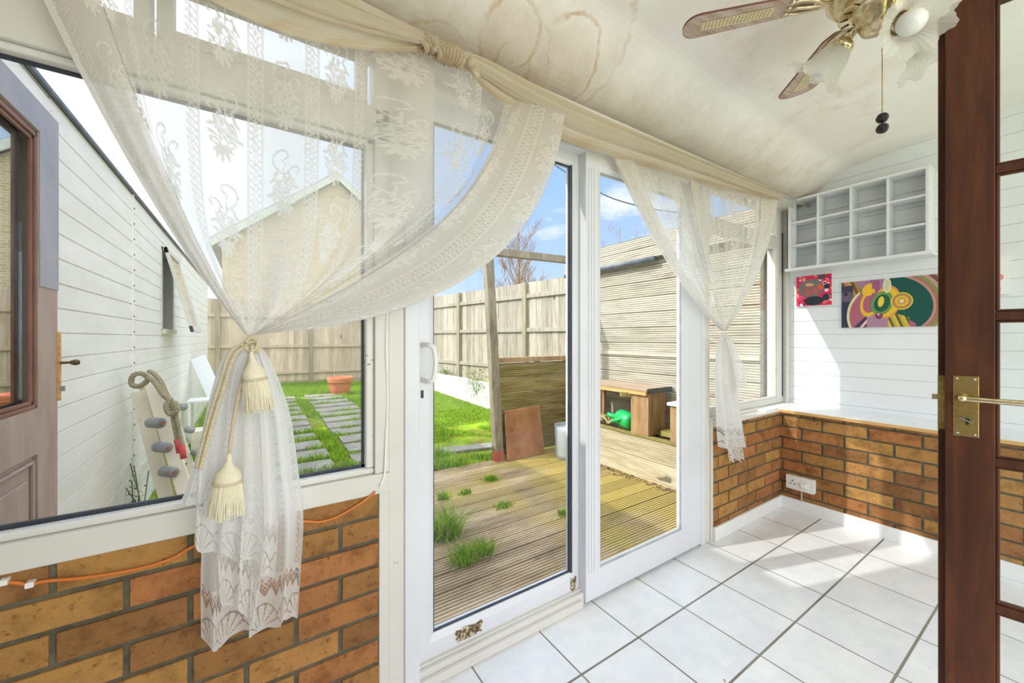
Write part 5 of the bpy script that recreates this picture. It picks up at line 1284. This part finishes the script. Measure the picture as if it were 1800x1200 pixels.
b = MB(); b.box(2.84, 3.18, 2.17, 2.98, .690, .712); b.build('bench_top', plain('bench_board', srgb(150,126,104), srgb(186,164,140), .8, 6, (1,.2,1)), tb, bevel=.002)
b = MB(); b.box(2.86, 3.185, 2.150, 2.172, .672, .716); b.build('dark_edging', M['black'], tb, bevel=.003)
b = MB(); b.box(2.845, 2.885, 2.18, 2.97, .655, .690); b.build('front_rail', M['oak'], tb)
for x_ in (2.86, 3.12): b = MB(); b.box(x_, x_+.04, 2.92, 2.97, .298, .655); b.build('leg', M['box_wood'], tb)
b = MB(); b.beam((2.80, 2.42, .645), (3.0, 2.30, .640), .045, .04); b.build('bracket', M['panel_wood'], tb)
def ribbed_box(label, x0, x1, y0, y1, z0, z1, cap=None):
    bx_ = thing('timber_box', label, 'box', ((x0+x1)/2, (y0+y1)/2, z0))
    b = MB(); b.box(x0+.012, x1, y0+.012, y1, z0, z1); b.build('body', M['box_wood'], bx_)
    b = MB(); x = x0+.03
    while x < x1-.01: b.box(x, min(x+.009, x1), y0+.004, y0+.013, z0, z1); x += .0135
    b.build('ribbed_face', M['box_wood'], bx_)
    b = MB(); b.box(x0, x0+.012, y0, y1, z0, z1); b.box(x0+.012, x0+.028, y0, y0+.012, z0, z1); b.build('front_board', M['box_wood'], bx_)
    if cap: b = MB(); b.box(x0-.02, x1+.02, y0-.02, y1+.02, z1, z1+.025); b.build('cap', M['white_wood'], bx_, bevel=.003)
    return bx_
ribbed_box('tall brown box of grooved boards holding up the end of the bench', 2.87, 3.12, 2.172, 2.36, .299, .672)
ribbed_box('narrow brown box with a white cap at the near end of the planter', 2.88, 3.10, 1.88, 1.965, .299, .60, True)
dkb = MB(); ribbed(dkb, 'x', 2.99, 3.19, 1.99, 2.15, .345, 1, .15, .016, .006, .004, .03, rr); dkb.box(2.99, 3.19, 1.995, 2.145, .30, .316)
tag(dkb.build('decking_offcut', plain('mossy_offcut', srgb(140,132,60), srgb(186,176,100), .9, 12, isl=.1)), 'short mossy decking offcut lying on the planter between the two boxes', 'board')
wc = thing('watering_can', 'bright green plastic watering can lying in the planter beneath the bench', 'watering can', (2.97, 2.55, .30))
b = MB(); c_ = Vector((2.955, 2.50, .385)); b.lathe([(0, -.11), (.055, -.108), (.078, -.09), (.082, -.02), (.080, .06), (.060, .09), (.035, .10), (0, .10)], c_, (.15, 1, .10), 28); b.build('can_body', M['green_p'], wc, smooth=True)
b = MB(); b.tube(smooth_path([c_+Vector((-.07, -.04, .02)), c_+Vector((-.105, .02, .0)), c_+Vector((-.10, .07, -.02)), c_+Vector((-.06, .11, -.03))], 6), .012, 10); b.build('handle', M['green_p'], wc, smooth=True)
b = MB(); b.tube([c_+Vector((0, .08, .0)), c_+Vector((-.01, .17, .01)), c_+Vector((-.015, .20, .015))], [.03, .022, .026], 14); b.build('spout', M['green_p'], wc, smooth=True)
b = MB(); r = random.Random(4)
for k in range(9):
    y = 2.70+.025*k; P_ = [(2.96+.05*math.sin(i*1.3+k), y+.07*math.cos(i*1.1+k*.7), .315+.06*abs(math.sin(i*.8+k))) for i in range(7)]; b.tube(smooth_path(P_, 5), .010, 7)
tag(b.build('rope_heap', plain('straw_rope', srgb(150,132,84), srgb(200,182,134), .95, 80, bstr=.5), smooth=True), 'tangled heap of straw coloured rope in the planter under the bench', 'rope')

# ---- terracotta pot
p = Vector(tuple(onZ(598, 691, gz(8.6))))
b = MB(); R0 = .245
b.lathe([(0, 0), (R0*.66, 0), (R0*.70, .01), (R0*.86, .15), (R0*.91, .235), (R0*.98, .24), (R0*1.0, .255), (R0*.98, .268), (R0*1.0, .275), (R0*1.02, .33), (R0*.99, .345), (R0*.92, .343), (R0*.89, .30), (R0*.80, .12), (0, .06)], p, n=44)
tag(b.build('plant_pot', M['terracotta'], smooth=True), 'wide empty terracotta pot standing on the grass by the end fence', 'pot')

# ---- path of grey slabs, each one loose in the grass
k = 0
for i in range(13):
    y = 3.62+i*.405
    for (xa, xb_, sk) in ((.12, .66, 0), (.86, 1.50, .05)):
        yy = y+sk+random.uniform(-.015, .015); z = gz(yy)
        b = MB(); xo = random.uniform(-.02, .02)
        dyy = .33 if xa < .5 else .34
        b.prism([(xa+xo, yy, z-.03), (xb_+xo, yy+random.uniform(-.01,.01), z-.03), (xb_+xo, yy+dyy, z-.03), (xa+xo, yy+dyy, z-.03)], (0, 0, .038))
        o = b.build('paving_slab', M['slab'], bevel=.006)
        tag(o, ('grey paving slab in the left hand row of the garden path' if xa < .5 else 'grey paving slab in the right hand row of the garden path'), 'paving slab', 'slabs of the left path row' if xa < .5 else 'slabs of the right path row')
# soil/old kerb strip at the end of the deck
b = MB(); b.prism([(1.55, 3.95, GZ-.02), (3.2, 3.6, GZ-.02), (3.2, 3.75, GZ-.02), (1.6, 4.15, GZ-.02)], (0, 0, .025)); tag(b.build('stone_edging', M['slab']), 'pale stone edging strip between the decking and the lawn', 'edging')

# ---- grass
def blades(pts, hs, seed, name, parent=None, lean=.35, w=.004):
    r = np.random.default_rng(seed); n = len(pts); P_ = np.array(pts); th = r.random(n)*2*PI; h = np.array(hs)*r.uniform(.5, 1.25, n)
    dx_ = np.cos(th)*w; dy_ = np.sin(th)*w; lx = r.normal(0, lean, n)*h; ly = r.normal(0, lean, n)*h
    A = P_+np.stack([-dx_, -dy_, 0*th], 1); B = P_+np.stack([dx_, dy_, 0*th], 1); Mm = P_+np.stack([lx*.4, ly*.4, h*.6], 1); Cc = P_+np.stack([lx, ly, h], 1)
    M1 = Mm+np.stack([-dx_*.7, -dy_*.7, 0*th], 1); M2 = Mm+np.stack([dx_*.7, dy_*.7, 0*th], 1)
    V = np.stack([A, B, M2, M1, Cc], 1).reshape(-1, 3)
    me = bpy.data.meshes.new(name); me.vertices.add(n*5); me.vertices.foreach_set('co', V.ravel().astype(np.float32))
    i = np.arange(n)*5; F = np.stack([i, i+1, i+2, i+3, i+3, i+2, i+4], 1).ravel().astype(np.int32)
    me.loops.add(n*7); me.loops.foreach_set('vertex_index', F); me.polygons.add(n*2)
    me.polygons.foreach_set('loop_start', np.stack([np.arange(n)*7, np.arange(n)*7+4], 1).ravel().astype(np.int32)); me.update(); me.validate()
    o = bpy.data.objects.new(name, me); COL.objects.link(o); me.materials.append(M['grass'])
    if parent: o.parent = parent
    return o
pts, hs = [], []
r = np.random.default_rng(5)
N = 150000
X_ = r.uniform(-.62, 3.36, N); Y_ = 3.45+7.2*r.random(N)**1.15
pn1 = np.sin(X_*5.1+np.sin(Y_*2.3)*1.7)+np.sin(Y_*4.7+X_*2.1)+.7*np.sin(X_*13+Y_*9)
for x, y, q in zip(X_, Y_, pn1):
    fy = ((y-3.62) % .405); on = (3.6 < y < 3.62+13*.405) and ((.10 < x < .68) or (.84 < x < 1.52)) and .02 < fy < .33
    if on: continue
    tallb = 1.0
    if x > 1.55: 
        tallb = .42
    if (.1 < x < 1.55 and y < 8.8) and q < -.6 : continue
    if x > 1.5 and y < 5.0 and q < .1: continue
    pts.append((x, y, gz(y)-.015)); hs.append((.075 if q > .3 else .05)*tallb*(1.35 if y > 8.8 else 1))
gr = blades(pts, hs, 6, 'grass'); tag(gr, 'green grass growing over the lawn and between the path slabs', 'grass', kind='stuff')
def tuft(u, v, n, h, rad, label, z=GZ):
    c_ = onZ(u, v, z); r = np.random.default_rng(int(u*v)); P_ = np.stack([c_.x+r.normal(0, rad, n), c_.y+r.normal(0, rad*.7, n), np.full(n, z-.004)], 1)
    tag(blades(P_, np.full(n, h), int(u), 'grass_tuft', lean=.6, w=.0028), label, 'grass tuft')
tuft(783, 945, 420, .17, .045, 'tall dark grass tuft growing through the decking at the left edge of the patio door')
tuft(820, 985, 330, .09, .040, 'spreading grass tuft nearest the patio door, growing through the decking')
tuft(852, 972, 160, .07, .028, 'small grass tuft just right of the tuft nearest the patio door')
tuft(818, 868, 110, .05, .025, 'very small grass tuft on the decking above the tall dark one')
tuft(780, 877, 120, .07, .022, 'little upright grass tuft at the left edge, just beyond the tall one')
tuft(862, 843, 260, .04, .035, 'flat patch of grass on the decking in front of the leaning post')
tuft(990, 905, 120, .05, .018, 'tiny grass tuft close to the right side of the sliding pane')
tuft(885, 890, 200, .035, .030, 'sparse weedy patch in the middle of the decking')
tuft(800, 815, 300, .10, .10, 'broad grass clump at the far edge of the decking left of the leaning post')
tuft(770, 800, 180, .10, .07, 'grass clump beyond the far left corner of the decking seen through the door')
# debris on the deck
r = random.Random(12)
b = MB()
for k in range(140):
    c_ = Vector((PX-.02-abs(r.gauss(0, .05)), r.uniform(1.9, 3.0), GZ+.004)); a = r.uniform(0, PI); s = r.uniform(.008, .02); d_ = Vector((math.cos(a), math.sin(a), 0)); b.beam(c_-d_*s, c_+d_*s, s*.9, .004)
tag(b.build('dead_leaves', plain('dead_leaf', srgb(110,78,44), srgb(190,160,110), .9, 30, isl=.4)), 'dead leaves blown along the foot of the planter', 'leaves', kind='stuff')

# ---- timber sections with ropes leaning by the side wall
def plank(mb, u0, v0, u1, v1, d0, d1, w, t):
    """from top (u0,v0) down through (u1,v1), continued to the ground"""
    a = at(u0, v0, d0); c_ = at(u1, v1, d1); k = (a.z-GZ)/(a.z-c_.z); e = a+(c_-a)*k; mb.beam(a, e, w, t, (0, 1, 0)); return a, e
pl = thing('timber_section', 'near peeling cream timber section with grey rubber rollers leaning by the white side wall', 'timber', tuple(onZ(290, 940, GZ)))
b = MB(); plank(b, 243, 688, 296, 887, 2.50, 2.38, .072, .022); b.build('edge_board', M['cream_plank'], pl, bevel=.003)
b = MB(); plank(b, 258, 678, 317, 887, 2.53, 2.41, .075, .02); b.build('inner_board', M['yellow_plank'], pl, bevel=.003)
b = MB(); A1, E1 = plank(b, 268, 676, 330, 880, 2.50, 2.36, .075, .028); b.build('front_board', M['cream_plank'], pl, bevel=.003)
for (u, v) in ((274, 743), (286, 786), (297, 829)):
    c_ = at(u, v, 2.36); b = MB(); b.lathe([(0, -.055), (.026, -.054), (.031, -.045), (.031, .035), (.028, .045), (0, .047)], c_, camv(1, -.25), 20)
    ro = b.build('roller', M['rubber'], pl, smooth=True); b = MB(); b.lathe([(.014, .046), (.012, .052), (0, .053)], c_, camv(1, -.25), 14); b.build('rusty_bolt', plain('rust', srgb(150,92,76), srgb(176,120,100), .8), ro)
pl2 = thing('timber_section', 'farther peeling cream timber section leaning behind the rope by the side wall', 'timber', tuple(onZ(320, 900, GZ)))
b = MB(); plank(b, 284, 678, 342, 850, 2.72, 2.62, .060, .026); b.build('front_board', M['cream_plank'], pl2, bevel=.003)
b = MB(); plank(b, 272, 688, 322, 850, 2.76, 2.66, .060, .02); b.build('inner_board', M['yellow_plank'], pl2, bevel=.003)
for (u, v) in ((320, 715), (333, 755), (344, 795)):
    b = MB(); b.lathe([(0, -.02), (.022, -.018), (.024, .02), (0, .024)], at(u, v, 2.66), camv(1, -.2), 16); b.build('roller', M['rubber'], pl2, smooth=True)
b = MB()
def atl(L_): return [at(u, v, d) for u, v, d in L_]
twisted(b, smooth_path(atl([(262,664,2.5),(248,656,2.46),(234,660,2.44),(231,674,2.44),(242,679,2.42),(256,672,2.40),(262,664,2.40),(276,676,2.38),(286,692,2.36),(300,706,2.36),(306,724,2.34)]), 8), .013, 3, .05, 7)
twisted(b, smooth_path(atl([(262,652,2.6),(272,658,2.55),(284,672,2.5),(292,690,2.45),(304,712,2.40),(308,724,2.36)]), 8), .012, 3, .05, 7)
twisted(b, smooth_path(atl([(300,700,2.36),(292,714,2.33),(300,728,2.31),(312,720,2.31),(306,706,2.33)]), 6), .013, 3, .05, 7)
twisted(b, smooth_path(atl([(302,724,2.32),(306,745,2.31),(312,775,2.30)]), 8), .010, 3, .045, 7)
twisted(b, smooth_path(atl([(308,722,2.32),(314,750,2.31),(320,785,2.30)]), 8), .010, 3, .045, 7)
rp_ = b.build('knotted_rope', M['rope'], smooth=True); tag(rp_, 'thick knotted rope with red taped ends hanging over the leaning timber', 'rope')
b = MB(); b.tube(atl([(311,772,2.30),(316,796,2.295)]), .0155, 10); b.tube(atl([(319,782,2.30),(323,806,2.295)]), .0155, 10); b.build('red_tape_end', M['red'], rp_, smooth=True)
# odds and ends further along the side wall
b = MB(); a = at(348, 628, 5.1); c_ = at(376, 690, 4.9); b.beam(a, c_+(c_-a)*.6, .16, .022, (0, 1, 0)); tag(b.build('leaning_board', M['white_wood'], bevel=.003), 'white board leaning at an angle against the far end of the side wall', 'board')
b = MB(); c_ = at(362, 702, 4.6); b.box(c_.x-.16, c_.x+.28, c_.y-.14, c_.y+.14, c_.z-.012, c_.z+.012)
for sx_ in (-.14, .26):
    for sy_ in (-.12, .12): b.box(c_.x+sx_-.015, c_.x+sx_+.015, c_.y+sy_-.015, c_.y+sy_+.015, GZ, c_.z-.012)
tag(b.build('plastic_table', M['plastic_w'], bevel=.004), 'small white plastic table behind the curtain tail near the far side wall', 'table')
b = MB(); c_ = onZ(366, 790, GZ); b.box(c_.x-.14, c_.x+.14, c_.y-.12, c_.y+.12, GZ, GZ+.24); tag(b.build('cream_crate', M['cream_plank'], bevel=.008), 'pale crate on the ground behind the curtain tail and the cord', 'box')
r = random.Random(31); b = MB(); c0 = onZ(268, 935, GZ)
for k in range(14):
    p = c0+Vector((r.uniform(-.12, .14), r.uniform(-.05, .25), 0)); L_ = r.uniform(.25, .55); q_ = p+Vector((r.uniform(-.1,.1), r.uniform(-.1,.1), L_)); b.tube([p, (p+q_)/2+Vector((.02,0,0)), q_], .003, 5, False)
    for m in range(9): t = r.uniform(.3, 1); c_ = p.lerp(q_, t); a = Vector((r.uniform(-1,1), r.uniform(-1,1), r.uniform(-.3,1))).normalized()*.02; s_ = a.cross(Vector((0,0,1)))*.5; n0 = len(b.v); b.v += [tuple(c_), tuple(c_+a*.5+s_), tuple(c_+a), tuple(c_+a*.5-s_)]; b.f.append((n0, n0+1, n0+2, n0+3))
tag(b.build('dry_weed', plain('dry_weed', srgb(82,76,46), srgb(126,124,74), .9, 20, isl=.3)), 'tall dry weeds growing at the foot of the white side wall', 'plant')

# ---- neighbouring house beyond the end fence
def hb():
    t = NT('pale_buff_house_brick'); mp_ = t.n.new('ShaderNodeMapping'); mp_.inputs['Rotation'].default_value = (PI/2, 0, 0); t.link(t.tc.outputs['Object'], mp_.inputs[0])
    bt = t.n.new('ShaderNodeTexBrick'); bt.inputs['Scale'].default_value = 1; bt.inputs['Brick Width'].default_value = .225; bt.inputs['Row Height'].default_value = .075; bt.inputs['Mortar Size'].default_value = .008
    bt.inputs['Color1'].default_value = srgb(198,178,152); bt.inputs['Color2'].default_value = srgb(180,154,122); bt.inputs['Mortar'].default_value = srgb(214,204,184); t.link(mp_.outputs[0], bt.inputs[0])
    return t.pri(bt.outputs[0], .9)
M['house_brick'] = hb()
hs_ = thing('neighbour_house', 'buff brick house with a gable end beyond the end fence', 'house', (2.44, 15, 0))
hxl, hxr, hap, hey = -.95, 5.9, 6.9, 4.2
b = MB(); b.prism([(hxl+.15, 15, -.1), (hxr-.15, 15, -.1), (hxr-.15, 15, hey), ((hxl+hxr)/2, 15, hap-.15), (hxl+.15, 15, hey)], (0, 7, 0)); b.build('brick_walls', M['house_brick'], hs_)
roofm = plain('grey_roof_tiles', srgb(112,104,100), srgb(144,134,126), .9, 5)
b = MB(); xm = (hxl+hxr)/2
for s in (-1, 1):
    e = hxl-.15 if s < 0 else hxr+.15; b.prism([(e, 14.85, hey-.15), (xm, 14.85, hap), (xm, 14.85, hap+.14), (e, 14.85, hey)], (0, 7.3, 0))
b.build('roof', roofm, hs_)
b = MB()
for s in (-1, 1):
    e = hxl-.15 if s < 0 else hxr+.15; b.prism([(e, 14.80, hey-.30), (xm, 14.80, hap-.16), (xm, 14.80, hap+.10), (e, 14.80, hey-.04)], (0, .05, 0))
b.build('verge_board', plain('pale_verge', srgb(196,202,196), srgb(210,214,208), .6), hs_)

# ---- bare trees and overhead wire
def tree(label, base, H, spread, seed, n0=7, mat='twig', thick=.09):
    r = random.Random(seed); tr = thing('bare_tree', label, 'tree', base); tb_ = MB(); tw = MB()
    base = Vector(base); tb_.tube([base, base+Vector((.03, 0, H*.35)), base+Vector((0, .02, H*.95))], [thick, thick*.7, .01], 8, False)
    def br(p, d_, L, rad, lv):
        pts_ = [p]; q_ = p.copy(); dd = d_.copy()
        for k in range(4):
            dd = (dd+Vector((r.gauss(0,.12), r.gauss(0,.12), r.uniform(.0,.16)))).normalized(); q_ = q_+dd*L/4; pts_.append(q_.copy())
        tw.tube(pts_, [rad*(1-.2*k) for k in range(5)], 3, False)
        if lv > 0:
            for k in range(5 if lv > 1 else 6):
                i = r.randint(1, 4); nd = (dd+Vector((r.gauss(0,.6), r.gauss(0,.6), r.gauss(.15,.35)))).normalized(); br(pts_[i], nd, L*r.uniform(.4, .62), rad*.55, lv-1)
    for k in range(n0):
        t = .18+.78*k/n0; p = base+Vector((0, 0, H*t)); a = k*2.4+r.random(); L = spread*(1.0-.62*t)*r.uniform(.8, 1.15)
        br(p, Vector((math.cos(a), math.sin(a), .75+t*.5)).normalized(), L, thick*.35*(1.1-t), 3)
    tb_.build('trunk', M[mat], tr, smooth=True); tw.build('branches', M[mat], tr); return tr
q = at(912, 594, 20); tree('bare reddish brown tree standing beyond the side fence', (q.x, q.y, 0), 7.4, 2.3, 3, 34, thick=.12)
q = at(1090, 594, 16); tree('thin bare tree behind the shed roof', (q.x, q.y, 0), 6.0, 1.8, 9, 10, thick=.05)
q = at(842, 594, 22); tree('small bare tree left of the leaning post beyond the fence', (q.x, q.y, 0), 3.6, 1.2, 15, 10, thick=.05)
b = MB(); wp = [at(700, 60, 9.5), at(900, 230, 8.6), at(965, 282, 8.2), at(1008, 311, 8), at(1062, 342, 7.8), at(1108, 358, 7.7), at(1180, 372, 7.6), at(1400, 395, 7.4), at(1700, 380, 7.2)]
b.tube(smooth_path(wp, 6), .012, 6); tag(b.build('overhead_wire', M['wire'], smooth=True), 'dark overhead wire crossing the sky above the fence', 'wire')
